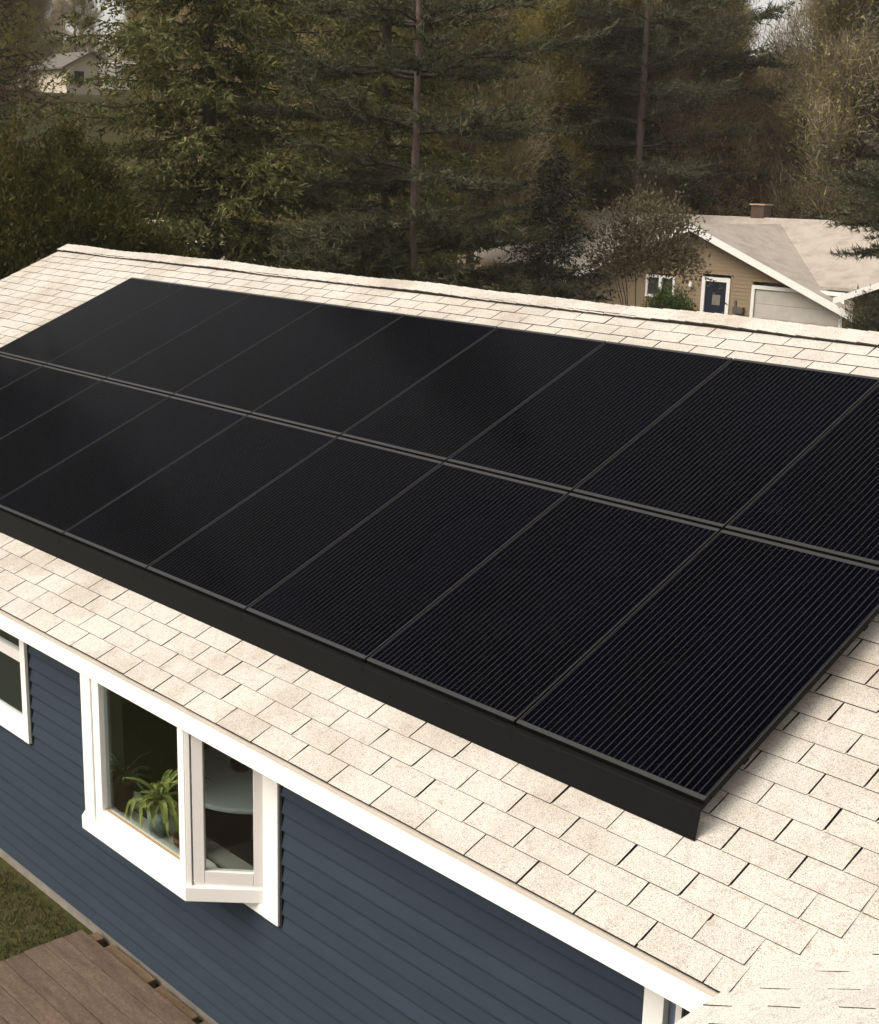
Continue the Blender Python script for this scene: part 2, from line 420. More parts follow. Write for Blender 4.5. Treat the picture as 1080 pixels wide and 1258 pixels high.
# inner face of the front wall
b = MB()
zs = sorted({-2.6, -.50} | {q for o in OPEN for q in o[2:] if -2.6 < q < -.5})
for z0, z1 in zip(zs[:-1], zs[1:]):
    for s, e in cut(-11.7, .9, z0, z1, OPEN): b.box(s, e, WY + .012, WY + .13, z0, z1)
b.build('inner_wall', M['room'], house)
b = MB(); b.box(-11.72, .97, WY + .035, WY + .13, -2.9, ZB - .002); b.box(.97, 1.1, -7.15, WY, -2.9, ZB - .002)
b.build('foundation', M['concrete'], house)
# room behind the windows
b = MB()
rx0, rx1, ry0, ry1, rz0, rz1 = -7.6, -1.2, WY + .131, 3.6, -2.45, -.36
b.poly([(rx0,ry0,rz0),(rx0,ry1,rz0),(rx0,ry1,rz1),(rx0,ry0,rz1)]); b.poly([(rx1,ry0,rz0),(rx1,ry0,rz1),(rx1,ry1,rz1),(rx1,ry1,rz0)])
b.poly([(rx0,ry1,rz0),(rx1,ry1,rz0),(rx1,ry1,rz1),(rx0,ry1,rz1)]); b.poly([(rx0,ry0,rz1),(rx0,ry1,rz1),(rx1,ry1,rz1),(rx1,ry0,rz1)])
b.poly([(rx0,ry0,rz0),(rx1,ry0,rz0),(rx1,ry1,rz0),(rx0,ry1,rz0)], 1)
b.build('room', [M['room'], M['roomfloor']], house)

# --- main roof
roof = MB()
def RP(x, s, h): return (x, s * CP - h * SP, s * SP + h * CP)     # roof coordinates -> world (h measured from the panel plane)
H0 = -.130                                                          # shingle plane
VX0, VY0 = .50, EY                                                   # valley foot
WP = R(26.5)                                                         # pitch of the wing
WT = math.tan(WP)
def valley_x(y): return VX0 + (y - VY0) * math.tan(PITCH) / WT
yR = RS * CP - H0 * SP; zR = RS * SP + H0 * CP
s0 = -.655
def dk(x, s): return RP(x, s, H0 - .012)
e = RP(0, s0 + .012, H0 - .012)
vtop = valley_x(yR)
roof.prism([dk(EX0 + .02, s0 + .012), dk(VX0 + .05, s0 + .012), dk(vtop + .05, RS - .02), dk(EX0 + .02, RS - .02)], (0, .39 * .03, -.03))
bk = lambda x, t: (x, yR + t * CP, zR - .02 - t * SP)
roof.prism([bk(EX0 + .02, 0), bk(vtop + 6, 0), bk(vtop + 6, 4.75), bk(EX0 + .02, 4.75)][::-1], (0, 0, -.03), 1)
roof_o = roof.build('roof', [M['under'], M['shingle']], house)

rng = random.Random(3)
sh = MB()
exp = .1397; ncr = int((RS - .10 - s0) / exp)
def wing_z(x): return EZ + (x - VX0) * WT
def tab(mb, P, x0, x1, sa, sb, t, bend=None):
    """one shingle tab: P(x,s,h)->world; front edge sa raised by t, upper edge sb; side walls show the dark mat"""
    j = lambda a: a + rng.uniform(-.0018, .0018)
    xa, xb, sa = x0 + .0035 + rng.uniform(0, .0015), x1 - .0035 - rng.uniform(0, .0015), sa + rng.uniform(-.0022, .0022)
    k = rng.uniform(-.003, .003)
    A, B = P(j(xa), sa, t), P(j(xb), sa, t); Cc, D = P(xb + k, sb, .0035), P(xa + k, sb, .0035)
    a0, b0, c0, d0 = P(xa, sa + .001, -.004), P(xb, sa + .001, -.004), P(xb + k, sb, -.004), P(xa + k, sb, -.004)
    mb.poly([A, B, Cc, D], 0); mb.poly([a0, b0, B, A], 1); mb.poly([b0, c0, Cc, B], 1); mb.poly([d0, a0, A, D], 1)
TW = .3048
for c in range(ncr + 1):
    sa = s0 + c * exp; sb = sa + exp + .012
    P = lambda x, s, h: RP(x, s, H0 + h)
    off = .42 if c % 2 == 0 else .265
    off += .012 * math.sin(c * 1.7)
    yv = sa * CP - H0 * SP
    vx = valley_x(yv) + .02
    kmin = math.ceil((EX0 - off) / TW) - 1
    x = off + kmin * TW
    while x < vx + .06:
        x0, x1 = max(x, EX0), x + TW
        if x1 > vx - .10:
            x1 = min(x1, vx + rng.uniform(-.16, .02)) if rng.random() < .75 else min(x1, vx + .1)
        if x1 - x0 > .03: tab(sh, P, x0, x1, sa, sb, .0075 + rng.uniform(0, .0035))
        x += TW
# woven valley strip lying on both slopes under the last tabs
for (ya, yb) in [(VY0 + .02 + i * .2, VY0 + .22 + i * .2) for i in range(22)]:
    sA, sB = (ya + H0 * SP) / CP, (yb + H0 * SP) / CP
    va, vb = valley_x(ya), valley_x(yb)
    sh.poly([RP(va - .42, sA, H0 + .0025), RP(va, sA, H0 + .0025), RP(vb, sB, H0 + .0025), RP(vb - .42, sB, H0 + .0025)])
sh.build('shingles', [M['shingle'], M['under']], roof_o)
# ridge cap: overlapping bent shingles over a slightly raised vent strip
rc = MB()
x = EX0; i = 0
def wav(x): return .006 * math.sin(x * 1.9) + .004 * math.sin(x * 4.3 + 1)
while x < vtop + 1:
    x1 = x + .150 + .012
    for (xa, xb, dz) in ((x, x1, 0),):
        zz = .016 + rng.uniform(0, .0015); za = wav(xa); zb = wav(xb)
        hw = .158 + rng.uniform(-.002, .002)
        fa = (xa, yR - hw * CP, zR - hw * SP + .017 + zz + za); fb = (xb, yR - hw * CP, zR - hw * SP + .012 + zz + zb)
        ta = (xa, yR, zR + .017 + zz + za); tb = (xb, yR, zR + .012 + zz + zb)
        ga = (xa, yR + hw * CP, zR - hw * SP + .017 + zz + za); gb = (xb, yR + hw * CP, zR - hw * SP + .012 + zz + zb)
        rc.poly([fa, fb, tb, ta]); rc.poly([ta, tb, gb, ga])
        dn = lambda p, d=.010: (p[0], p[1], p[2] - d)
        rc.poly([dn(fa), dn(fb), fb, fa], 1); rc.poly([dn(fa), fa, ta, dn(ta)], 1); rc.poly([dn(ta), ta, ga, dn(ga)], 1)
        # dark vent below the cap
        hv = hw - .018
        rc.poly([(xa, yR - hv * CP, zR - hv * SP - .01), (xb - .012, yR - hv * CP, zR - hv * SP - .01), (xb - .012, yR - hv * CP, zR - hv * SP + .03), (xa, yR - hv * CP, zR - hv * SP + .03)], 1)
    x += .150; i += 1
rc.build('ridge_cap', [M['shingle'], M['under']], roof_o)
# rake boards on the left gable
b = MB()
b.prism([RP(EX0 + .012, s0 + .02, H0 - .02), RP(EX0 + .012, RS, H0 - .02), RP(EX0 + .012, RS, H0 - .17), RP(EX0 + .012, s0 + .02, H0 - .17)], (.022, 0, 0))
b.prism([(EX0 + .012, yR, zR - .03), (EX0 + .012, yR + 4.75 * CP, zR - .03 - 4.75 * SP), (EX0 + .012, yR + 4.75 * CP, zR - .18 - 4.75 * SP), (EX0 + .012, yR, zR - .18)], (.022, 0, 0))
b.build('rake_board', M['white'], house)
# fascia, drip edge, soffit
b = MB(); b.box(EX0 + .03, EX1 - .004, EY + .010, EY + .030, -.522, -.392); b.build('fascia', M['white'], house, bevel=.003)
b = MB(); b.box(EX0 + .03, EX1 - .004, EY + .003, EY + .0095, -.407, -.391); b.box(EX0 + .03, EX1 - .004, EY + .003, EY + .05, -.391, -.388); b.build('drip_edge', M['drip'], house)
b = MB(); b.box(EX0 + .04, EX1, EY + .031, WY + .02, -.519, -.505); b.build('soffit', M['white'], house)

# --- wing roof
wr = MB()
WHW = 3.7; wrx = VX0 + WHW; wrz = EZ + WHW * WT; WY0, WYT = -7.5, VY0 + WHW * WT / math.tan(PITCH)
wcp, wsp = math.cos(WP), math.sin(WP)
def WPt(y, s, h): return (VX0 + s * wcp - h * wsp, y, EZ + s * wsp + h * wcp)
SL = WHW / wcp
yv_at = lambda s: VY0 + (s * wsp) / math.tan(PITCH)
wr.prism([WPt(WY0 + .02, .012, -.012), WPt(WY0 + .02, SL, -.012), WPt(yv_at(SL) + .03, SL, -.012), WPt(VY0 + .03, .012, -.012)], (.0, 0, -.03))
rgt = lambda y, t: (wrx + t * wcp, y, wrz - .012 - t * wsp)
wr.prism([rgt(WY0 + .02, 0), rgt(WY0 + .02, SL), rgt(VY0, SL), rgt(yv_at(SL), 0)][::-1], (0, 0, -.03), 1)
wr_o = wr.build('wing_roof', [M['under'], M['shingle_wing_lit']], house)
ws = MB()
for c in range(int(SL / exp)):
    sa = c * exp; sb = sa + exp + .012
    yv = yv_at(sa) + .02
    y = VY0 - .11 + (.1524 if c % 2 else 0) + 12 * TW
    while y > WY0:
        y0, y1 = max(y - TW, WY0), min(y, yv + rng.uniform(-.05, .04))
        if y1 - y0 > .03: tab(ws, WPt, y0, y1, sa, sb, .006 + rng.uniform(0, .003))
        y -= TW
for i in range(18):
    sA, sB = i * .2 + .01, i * .2 + .21
    ws.poly([WPt(yv_at(sA) - .42, sA, .002), WPt(yv_at(sB) - .42, sB, .002), WPt(yv_at(sB), sB, .002), WPt(yv_at(sA), sA, .002)])
ws.build('shingles', [M['shingle_wing_lit'], M['under']], wr_o)
b = MB(); x = WY0
while x < yv_at(SL):
    b.poly([(wrx - .15, x, wrz - .15 * WT + .03), (wrx - .15, x + .16, wrz - .15 * WT + .02), (wrx, x + .16, wrz + .02), (wrx, x, wrz + .03)])
    b.poly([(wrx, x, wrz + .03), (wrx, x + .16, wrz + .02), (wrx + .15, x + .16, wrz - .15 * WT + .02), (wrx + .15, x, wrz - .15 * WT + .03)]); x += .15
b.build('ridge_cap', M['shingle_wing_lit'], wr_o)
b = MB(); b.box(VX0 + .010, VX0 + .030, WY0, VY0 - .01, -.522, -.392); b.box(VX0 + .031, .955, WY0, VY0 + .02, -.519, -.505)
b.build('wing_fascia', M['white'], house)

# --- left window
b = MB()
wx0, wx1, wz0, wz1 = -6.48, -5.365, -1.505, -.525
b.box(wx1 - .072, wx1, WY - .042, WY + .03, wz0, wz1); b.box(wx0, wx0 + .072, WY - .042, WY + .03, wz0, wz1)
b.box(wx0 + .0725, wx1 - .0725, WY - .040, WY + .03, wz0, -1.395)
win = b.build('window', M['white'], house, bevel=.003)
b = MB()
fx0, fx1 = wx0 + .073, wx1 - .073
b.box(fx0, fx1, WY - .012, WY + .03, -1.394, -1.362); b.box(fx0, fx1, WY - .020, WY + .03, -.905, -.860); b.box(fx0, fx1, WY - .016, WY + .03, -.94, -.906)
b.box(fx1 - .022, fx1, WY - .010, WY + .03, -1.361, -.941); b.box(fx0, fx0 + .022, WY - .010, WY + .03, -1.361, -.941)
b.box(fx1 - .022, fx1, WY - .010, WY + .03, -.859, -.53)
b.build('sash', M['white2'], win, bevel=.002)
b = MB(); b.box(fx0 + .022, fx1 - .022, WY + .010, WY + .014, -1.361, -.941); b.box(fx0 + .022, fx1 - .022, WY + .002, WY + .006, -.859, -.53); b.build('pane', M['glass'], win)
b = MB()
b.box(fx0 + .02, fx1 - .02, WY + .05, WY + .06, -1.40, -.5); b.build('screen', M['screen'], win)

b = MB(); b.box(wx1 + .0005, wx1 + .016, WY - .020, WY + .02, wz0 - .012, wz1); b.box(wx0, wx1, WY - .0205, WY + .02, wz0 - .012, wz0 - .0005); b.build('channel', M['channel'], win)

# --- bay window
BY = -.53
b = MB()
zt = -.521
# sill belt following front and both flanks, and the seat board inside
def belt(mb, z0, z1, o, mi=0):
    mb.prism([(-4.43, WY, z0), (-4.105 - o * .4, BY - o, z0), (-2.975 + o * .4, BY - o, z0), (-2.645, WY - .0, z0), (-2.72, WY, z0), (-3.03, -.285, z0), (-4.05, -.285, z0), (-4.36, WY, z0)], (0, 0, z1 - z0), mi)
belt(b, -1.552, -1.465, .018)
bay = b.build('bay_window', M['white'], house, bevel=.004)
b = MB()
b.box(-4.10, -3.985, BY, BY + .07, -1.464, zt); b.box(-3.984, -3.905, BY + .010, BY + .07, -1.464, zt)      # left post and stile
b.box(-3.904, -3.045, BY + .006, BY + .07, -1.464, -1.368)                                                   # bottom rail
b.box(-3.044, -2.985, BY, BY + .07, -1.464, zt)                                                               # right post
b.build('front_frame', M['white'], bay, bevel=.004)
b = MB(); b.box(-3.904, -3.045, BY + .030, BY + .040, -1.3675, -1.358); b.build('glazing_stop', M['gold'], bay)
b = MB(); b.box(-3.904, -3.045, BY + .045, BY + .050, -1.358, zt); b.build('pane', M['glass'], bay)
# flank: local frame along (dx,dy)
A = Vector((-2.978, BY + .004, 0)); B_ = Vector((-2.650, WY, 0)); du = (B_ - A).normalized(); LN = (B_ - A).length
nin = Vector((-du.y, du.x, 0))          # towards the room
def fl(mb, u0, u1, n0, n1, z0, z1, mi=0, mirror=False):
    pts = []
    for u_, n_ in ((u0, n0), (u1, n0), (u1, n1), (u0, n1)):
        p = A + du * u_ + nin * n_
        if mirror: p = Vector((-7.08 - p.x, p.y, 0))
        pts.append((p.x, p.y, z0))
    mb.prism(pts if not mirror else pts[::-1], (0, 0, z1 - z0), mi)
for mir in (False, True):
    b = MB()
    fl(b, .0, .026, 0, .06, -1.464, zt, 0, mir); fl(b, LN - .012, LN, .002, .06, -1.464, zt, 0, mir); fl(b, .034, LN - .0125, .012, .06, -1.464, -1.447, 0, mir)
    b.build('side_frame', M['white'], bay, bevel=.002)
    b = MB()
    fl(b, .035, .098, .004, .05, -1.446, zt, 0, mir); fl(b, LN - .075, LN - .016, .004, .05, -1.446, zt, 0, mir); fl(b, .0985, LN - .0755, .005, .05, -1.446, -1.375, 0, mir)
    b.build('casement', M['white2'], bay, bevel=.003)
    b = MB(); fl(b, .098, LN - .075, .025, .029, -1.375, zt, 0, mir); b.build('pane', M['glass'], bay)
# boards where the bay meets the siding
b = MB()
b.box(-2.640, -2.507, WY - .034, WY + .02, -1.618, zt); b.box(-4.573, -4.440, WY - .034, WY + .02, -1.618, zt); b.box(-4.4395, -2.6405, WY - .032, WY + .02, -1.618, -1.553)
b.build('casing', M['white'], bay, bevel=.003)
b = MB(); b.box(-2.5065, -2.488, WY - .020, WY + .02, -1.63, zt); b.box(-4.573, -2.507, WY - .0205, WY + .02, -1.63, -1.6185); b.build('channel', M['channel'], bay)
b = MB(); b.prism([(-4.02, -.288, -1.4645), (-4.07, -.30, -1.4645), (-4.03, BY + .075, -1.4645), (-3.05, BY + .075, -1.4645), (-3.01, -.30, -1.4645), (-3.06, -.288, -1.4645)], (0, 0, .0125)); b.build('seat_board', M['seat'], bay)
b = MB(); b.prism([(-4.355, WY + .03, -1.551), (-4.048, -.284, -1.551), (-3.032, -.284, -1.551), (-2.725, WY + .03, -1.551)], (0, 0, .03)); b.build('seat_end', M['chairbrown'], bay)

# --- door under the wing eave
b = MB(); b.box(-.048, .052, WY - .030, WY + .05, -2.6, zt); b.box(.955, 1.05, WY - .030, WY + .05, -2.6, zt); b.box(.053, .954, WY - .030, WY + .05, -.62, zt)
door = b.build('door', M['white'], house, bevel=.003)
b = MB(); b.box(.056, .950, WY + .005, WY + .045, -2.6, -.625); b.build('leaf', paint('blue_door_leaf', (.10, .13, .165), .4, .06, 4), door)
b = MB()
b.box(.10, .13, WY - .016, WY + .004, -1.6, -.68); b.box(.62, .65, WY - .016, WY + .004, -1.6, -.68); b.box(.131, .619, WY - .016, WY + .004, -.71, -.68); b.box(.131, .619, WY - .016, WY + .004, -1.6, -1.57)
b.build('light_frame', M['white2'], door, bevel=.002)
b = MB(); b.box(.131, .619, WY - .002, WY + .003, -1.569, -.711); b.build('pane', paint('dark_door_glass', (.02, .022, .02), .08, .2, 3, .6), door)

# ------------------------------------------------------------------ things behind the bay glass
def arching_leaves(mb, c, n, L, wid, seed, droop=1.0, up=1.0):
    rg = random.Random(seed)
    for i in range(n):
        a = rg.uniform(0, 2 * math.pi); l = L * rg.uniform(.6, 1.1); el = rg.uniform(.35, 1.35) * up
        p = Vector(c); d = Vector((math.cos(a) * math.cos(el), math.sin(a) * math.cos(el), math.sin(el))); side = Vector((-math.sin(a), math.cos(a), 0))
        pts = []
        for k in range(9):
            t = k / 8; w_ = wid * (math.sin(math.pi * min(1, t * .9 + .1)) ** .7) * (1 if t < 1 else .05)
            pts.append((p + side * w_, p - Vector((0, 0, w_ * .35)), p - side * w_))
            p = p + d * (l / 8); d = (d + Vector((0, 0, -.26 * droop))).normalized()
        for k in range(8):
            mb.poly([pts[k][0], pts[k][1], pts[k+1][1], pts[k+1][0]]); mb.poly([pts[k][1], pts[k][2], pts[k+1][2], pts[k+1][1]])
pl = empty('potted_plant', (-3.56, -.345, -1.452), 'yellow green houseplant with arching leaves in a pale pot behind the bay glass', 'plant')
b = MB(); b.lathe((-3.56, -.345, -1.4515), [(.045, 0), (.062, .10), (.068, .17), (.058, .17), (.052, .12)], 20); b.build('pot', M['pot'], pl, smooth=True)
b = MB(); arching_leaves(b, (-3.56, -.33, -1.24), 36, .38, .020, 5, 1.1)
for k in range(len(b.v)): b.v[k] = (b.v[k][0], max(b.v[k][1], -.462), b.v[k][2])
b.build('leaves', M['houseplant'], pl)
p2 = empty('potted_plant', (-4.02, -.33, -1.452), 'dark green small houseplant in a reddish clay pot at the left end of the bay', 'plant')
b = MB(); b.lathe((-4.02, -.33, -1.4515), [(.07, 0), (.095, .19), (.10, .19), (.10, .22), (.085, .22), (.08, .16)], 20); b.build('pot', M['terracotta'], p2, smooth=True)
b = MB(); arching_leaves(b, (-3.99, -.31, -1.25), 26, .30, .012, 9, .8)
for k in range(len(b.v)): b.v[k] = (b.v[k][0], max(b.v[k][1], -.455), b.v[k][2])
b.build('leaves', M['houseplant_dark'], p2)
bw = MB(); bw.lathe((-3.34, -.30, -1.4515), [(.045, 0), (.07, .03), (.076, .075), (.068, .075), (.05, .03)], 20)
tag(bw.build('clay_bowl', M['terracotta'], None, smooth=True), 'small dark red clay bowl on the bay seat beside the pale pot', 'bowl')
tb = empty('dining_table', (-4.30, .92, -2.45), 'round white table standing in the room behind the casement pane', 'table')
b = MB(); b.lathe((-4.30, .92, -1.735), [(.56, 0), (.58, .012), (.58, .030), (.565, .038)], 48); b.build('tabletop', M['tablewhite'], tb)
b = MB(); b.lathe((-4.30, .92, -2.45), [(.26, 0), (.25, .03), (.05, .07), (.045, .55), (.09, .714)], 20); b.build('pedestal', M['tablewhite'], tb, smooth=True)
ob = empty('candle_jar', (-4.42, .86, -1.697), 'dark glazed jar with lid on the white round table', 'jar')
b = MB(); b.lathe((-4.42, .86, -1.6965), [(.055, 0), (.075, .02), (.078, .075), (.06, .10), (.05, .10)], 20); b.build('body', M['darkobj'], ob, smooth=True)
b = MB(); b.lathe((-4.42, .86, -1.5955), [(.052, 0), (.05, .012), (.012, .018), (.012, .03)], 16); b.build('lid', M['darkobj'], ob, smooth=True)
for i, (x, y) in enumerate(((-4.56, .86), (-4.62, .93))):
    b = MB(); b.lathe((x, y, -1.6965), [(.022, 0), (.028, .012), (.034, .11), (.031, .11), (.025, .015)], 16)
    tag(b.build('drinking_glass', M['pot'], None, smooth=True), 'clear drinking glass on the white table beside the dark jar', 'glass', 'glasses on the white table')
ch = empty('dining_chair', (-3.72, .62, -2.45), 'dark wooden chair drawn up to the near side of the white table', 'chair')
b = MB(); b.box(-3.94, -3.50, .42, .82, -2.0, -1.96); b.build('seat', M['chairbrown'], ch, bevel=.01)
for (x, y) in ((-3.92, .44), (-3.54, .44), (-3.92, .78), (-3.54, .78)):
    b = MB(); b.box(x, x + .04, y, y + .035, -2.45, -2.001); b.build('leg', M['chairbrown'], ch)
b = MB(); b.box(-3.545, -3.505, .43, .465, -1.959, -1.56); b.box(-3.545, -3.505, .775, .81, -1.959, -1.56)
for k in range(3): b.box(-3.535, -3.515, .4655, .7745, -1.86 + k * .11, -1.80 + k * .11)
b.build('backrest', M['chairbrown'], ch)

# ------------------------------------------------------------------ solar array
PW, PL_, PWID, PLEN = 1.05, 1.69763, 1.036, 1.676
def make_panel():
    root = empty('solar_panel', (0, 0, 0), rot=(PITCH, 0, 0))
    hw, hl, T = PWID / 2, PLEN, .035
    lip, lipe = .0042, .024
    f = MB()
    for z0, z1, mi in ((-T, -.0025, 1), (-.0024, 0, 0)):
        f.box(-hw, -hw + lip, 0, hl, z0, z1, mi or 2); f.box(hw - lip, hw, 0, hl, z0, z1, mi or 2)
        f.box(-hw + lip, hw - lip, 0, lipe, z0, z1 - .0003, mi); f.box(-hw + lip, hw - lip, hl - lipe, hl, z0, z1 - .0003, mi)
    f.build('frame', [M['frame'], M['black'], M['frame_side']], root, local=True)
    c = MB(); c.box(-hw + lip, hw - lip, lipe, hl - lipe, -.008, -.0022); c.build('cell_sheet', M['pv'], root, local=True)
    return root
proto = make_panel(); pk = children(proto)
ORD = ['', 'second', 'third', 'fourth', 'fifth', 'sixth', 'seventh', 'eighth']
for row in (0, 1):
    for k in range(9):
        o = proto if (row == 0 and k == 0) else copy_tree(proto, None, pk)
        s = row * PL_ + .004
        o.location = RP(-k * PW - PW / 2, s, 0)
        rname = 'row above the eave' if row == 0 else 'row below the ridge'
        pos = 'rightmost' if k == 0 else ('leftmost' if k == 8 else ORD[k] + ' from the right')
        look = 'pale wired solar panel' if k < 3 else ('finely wired solar panel' if k < 6 else 'glossy solar panel')
        tag(o, f'{look}, {pos} in the {rname}', 'solar panel', 'solar panels in two rows on the main roof')
rk = empty('panel_racking', RP(-4.7, 0, H0), 'black metal skirt and rails carrying the panels along the lower edge of the array', 'racking')
b = MB()
pr = [(-.004, -.016), (-.034, -.010), (-.040, -.018), (-.112, -.122), (-.108, -.125), (-.033, -.022), (-.004, -.024)]
b.prism([RP(-9.45, s, h) for s, h in pr], (9.45 + .004, 0, 0)); b.build('skirt', M['black'], rk, bevel=.003)
for k in range(1, 9):
    b = MB(); b.prism([RP(-k * PW - .02, s, h) for s, h in ((-.036, -.0085), (-.041, -.016), (-.060, -.044), (-.058, -.045), (-.034, -.0085))], (.04, 0, 0)); b.build('skirt_clip', M['black'], rk)
for s in (.35, 1.35, 2.05, 3.05):
    b = MB(); b.prism([RP(-9.40, s, -.036), RP(-9.40, s + .04, -.036), RP(-9.40, s + .04, -.119), RP(-9.40, s, -.119)], (9.34, 0, 0)); b.build('rail', M['black'], rk)

# ------------------------------------------------------------------ deck, timbers, stones, grass
dk_ = empty('wooden_deck', (-2, -2, -2.7), 'weathered brown board deck beside the blue wall', 'deck')
b = MB(); y = -.315; rg = random.Random(2)
while y > -4.2:
    xs = [-4.62 + rg.uniform(-.006, .006)]
    xs += [xs[0] + rg.uniform(1.6, 2.6), 0.6]
    for x0, x1 in zip(xs[:-1], xs[1:]):
        b.box(x0, x1 - .003, y - .135, y, -2.615 + rg.uniform(-.002, .002), -2.580 + rg.uniform(-.002, .002))
    y -= .1405
b.build('boards', M['deck'], dk_, bevel=.003)
b = MB()
for x in np.arange(-4.58, .6, .6): b.box(x, x + .04, -4.1, -.36, -2.72, -2.622)
b.box(-4.612, -4.5805, -4.1, -.33, -2.72, -2.622)
b.build('joists', M['timber'], dk_)
for i, (x0, x1, dy, lab) in enumerate(((-4.60, -4.50, .0, 'short weathered timber block at the corner of the deck'), (-4.40, -3.86, .004, 'brown timber between deck and blue wall, next to the short block'),
                       (-3.79, -3.36, -.003, 'brown timber between deck and wall, third from the deck corner'), (-3.30, -2.55, .002, 'brown timber along the wall running out of the bottom of the picture'))):
    b = MB(); b.box(x0, x1, -.305 + dy, -.212 + dy, -2.72, -2.632 + rg.uniform(-.006, .006))
    tag(b.build('landscape_timber', M['timber'], None, bevel=.008), lab, 'timber', 'timbers between deck and wall')
import bmesh
def rock(name, c, r, seed, label):
    bm = bmesh.new(); bmesh.ops.create_icosphere(bm, subdivisions=2, radius=1); rg = random.Random(seed)
    sc = (rg.uniform(.8, 1.3), rg.uniform(.7, 1.1), rg.uniform(.45, .7)); ph = [rg.uniform(0, 6) for _ in range(4)]
    for v in bm.verts:
        k_ = 1 + .16 * math.sin(3 * v.co.x + ph[0]) + .14 * math.sin(4 * v.co.y + ph[1]) + .1 * math.sin(5 * v.co.z + ph[2])
        v.co = Vector((v.co.x * sc[0], v.co.y * sc[1], v.co.z * sc[2])) * r * k_
    me = bpy.data.meshes.new(name); bm.to_mesh(me); bm.free(); me.materials.append(M['stone'])
    for p_ in me.polygons: p_.use_smooth = True
    o = bpy.data.objects.new(name, me); COL.objects.link(o); o.location = c; o.rotation_euler.z = rg.uniform(0, 6)
    return tag(o, label, 'stone', 'stones by the house wall')
for i in range(16):
    rock('stone', (-6.62 + .045 * i + rg.uniform(-.05, .05), -.44 + rg.uniform(-.14, .12), -2.685 + .015 * (i % 3)), rg.uniform(.045, .085), i, 'rough brown stone in the small heap on the grass beside the blue wall')
nr = np.random.default_rng(5)
def blades(P, D, L, Wd, rg):
    """thin triangles: base points P, directions D (unit), lengths L, widths Wd"""
    n = len(P); r = rg.normal(size=(n, 3)); sd_ = np.cross(D, r); sd_ /= np.linalg.norm(sd_, axis=1)[:, None] + 1e-9
    V = np.empty((n, 3, 3)); V[:, 0] = P - sd_ * (Wd / 2)[:, None]; V[:, 1] = P + sd_ * (Wd / 2)[:, None]; V[:, 2] = P + D * L[:, None]
    return V.reshape(-1, 3), np.arange(3 * n).reshape(n, 3)
def unit(a): return a / (np.linalg.norm(a, axis=1)[:, None] + 1e-9)
n = 26000
gx = nr.uniform(-8.5, -4.63, n); gy = nr.uniform(-3.2, -.24, n)
keep = (nr.random(n) < np.where((gx > -6.6) & (gy > -1.6), 1, .45))
gx, gy = gx[keep], gy[keep]; n = len(gx)
Vg, Fg = blades(np.stack([gx, gy, np.full(n, -2.703)], 1), unit(np.stack([nr.normal(0, .55, n), nr.normal(0, .55, n), np.ones(n)], 1)), nr.uniform(.03, .085, n), nr.uniform(.005, .010, n), nr)
tag(np_mesh('grass', Vg, Fg, M['grass']), 'short patchy grass beside the deck', 'grass', kind='stuff')

# ------------------------------------------------------------------ neighbour's house
nb = empty('tan_house', (-24, 36, -2.75), 'tan sided neighbour house with pale roof, navy door and white garage door beyond the ridge', 'house')
FY = 34.0; SLP = .391
pkx, pkz, rex = -24.4, 1.06, -18.1
lex = pkx - (rex - pkx); ez = pkz - SLP * (rex - pkx)
b = MB()
zz = -2.75
while zz < pkz - .25:         # facade clapboards up to the gable
    z1 = zz + .125
    half = min(5.9, (pkz - .12 - z1) / SLP)
    if half <= .05: break
    for s, e in cut(pkx - half, pkx + half, zz, z1, [(-24.14, -23.0, -2.8, -.60), (-22.15, -18.75, -2.8, -.74), (-26.52, -25.27, -1.46, -.69)]):
        b.prism([(s, FY - .018, zz), (s, FY - .003, z1), (s, FY + .1, z1), (s, FY + .1, zz)], (e - s, 0, 0))
    zz = z1
b.box(-37.5, pkx - 5.9, FY + 1.4, FY + 1.5, -2.75, -.75)
zz = -2.75
while zz < -.72:
    b.prism([(-37.5, FY + 1.385, zz), (-37.5, FY + 1.40, zz + .125), (-37.5, FY + 1.42, zz + .125), (-37.5, FY + 1.42, zz)], (37.5 + pkx - 5.9, 0, 0)); zz += .125
b.box(pkx - 5.9, pkx - 5.8, FY + .1, FY + 10, -2.75, -1.4); b.box(pkx + 5.8, pkx + 5.9, FY + .1, FY + 10, -2.75, -1.4)
# right gable facade
g2x, g2y = -14.4, 33.4
g2z = pkz - .35
zz = -2.75
while zz < g2z - .3:
    z1 = zz + .125; half = min(3.7, (g2z - .14 - z1) / SLP)
    if half <= .05: break
    b.prism([(g2x - half, g2y - .018, zz), (g2x - half, g2y - .003, z1), (g2x - half, g2y + .1, z1), (g2x - half, g2y + .1, zz)], (2 * half, 0, 0)); zz = z1
b.build('wall', M['tan'], nb)
def nroof(mb, ridge_a, ridge_b, half, slp, t=.10, axis='Y'):
    (xa, ya, za), (xb, yb, zb) = ridge_a, ridge_b
    for sg in (-1, 1):
        if axis == 'Y': q = [(xa, ya, za), (xb, yb, zb), (xb + sg * half, yb, zb - slp * half), (xa + sg * half, ya, za - slp * half)]
        else: q = [(xa, ya, za), (xb, yb, zb), (xb, yb + sg * half, zb - slp * half), (xa, ya + sg * half, za - slp * half)]
        if sg == 1: q = q[::-1]
        mb.prism(q, (0, 0, -t))
NSH = shingle_mat('neighbour_shingles', (.45, .40, .345), (.28, .225, .175), .75)
b = MB(); nroof(b, (pkx, FY - .55, pkz + .06), (pkx, FY + 7, pkz + .06), 6.35, SLP); b.build('gable_roof', NSH, nb)
b = MB(); nroof(b, (-36.2, FY + 5.4, 1.26), (-12, FY + 5.4, 1.36), 5.0, SLP, .1, 'X'); b.build('roof', NSH, nb)
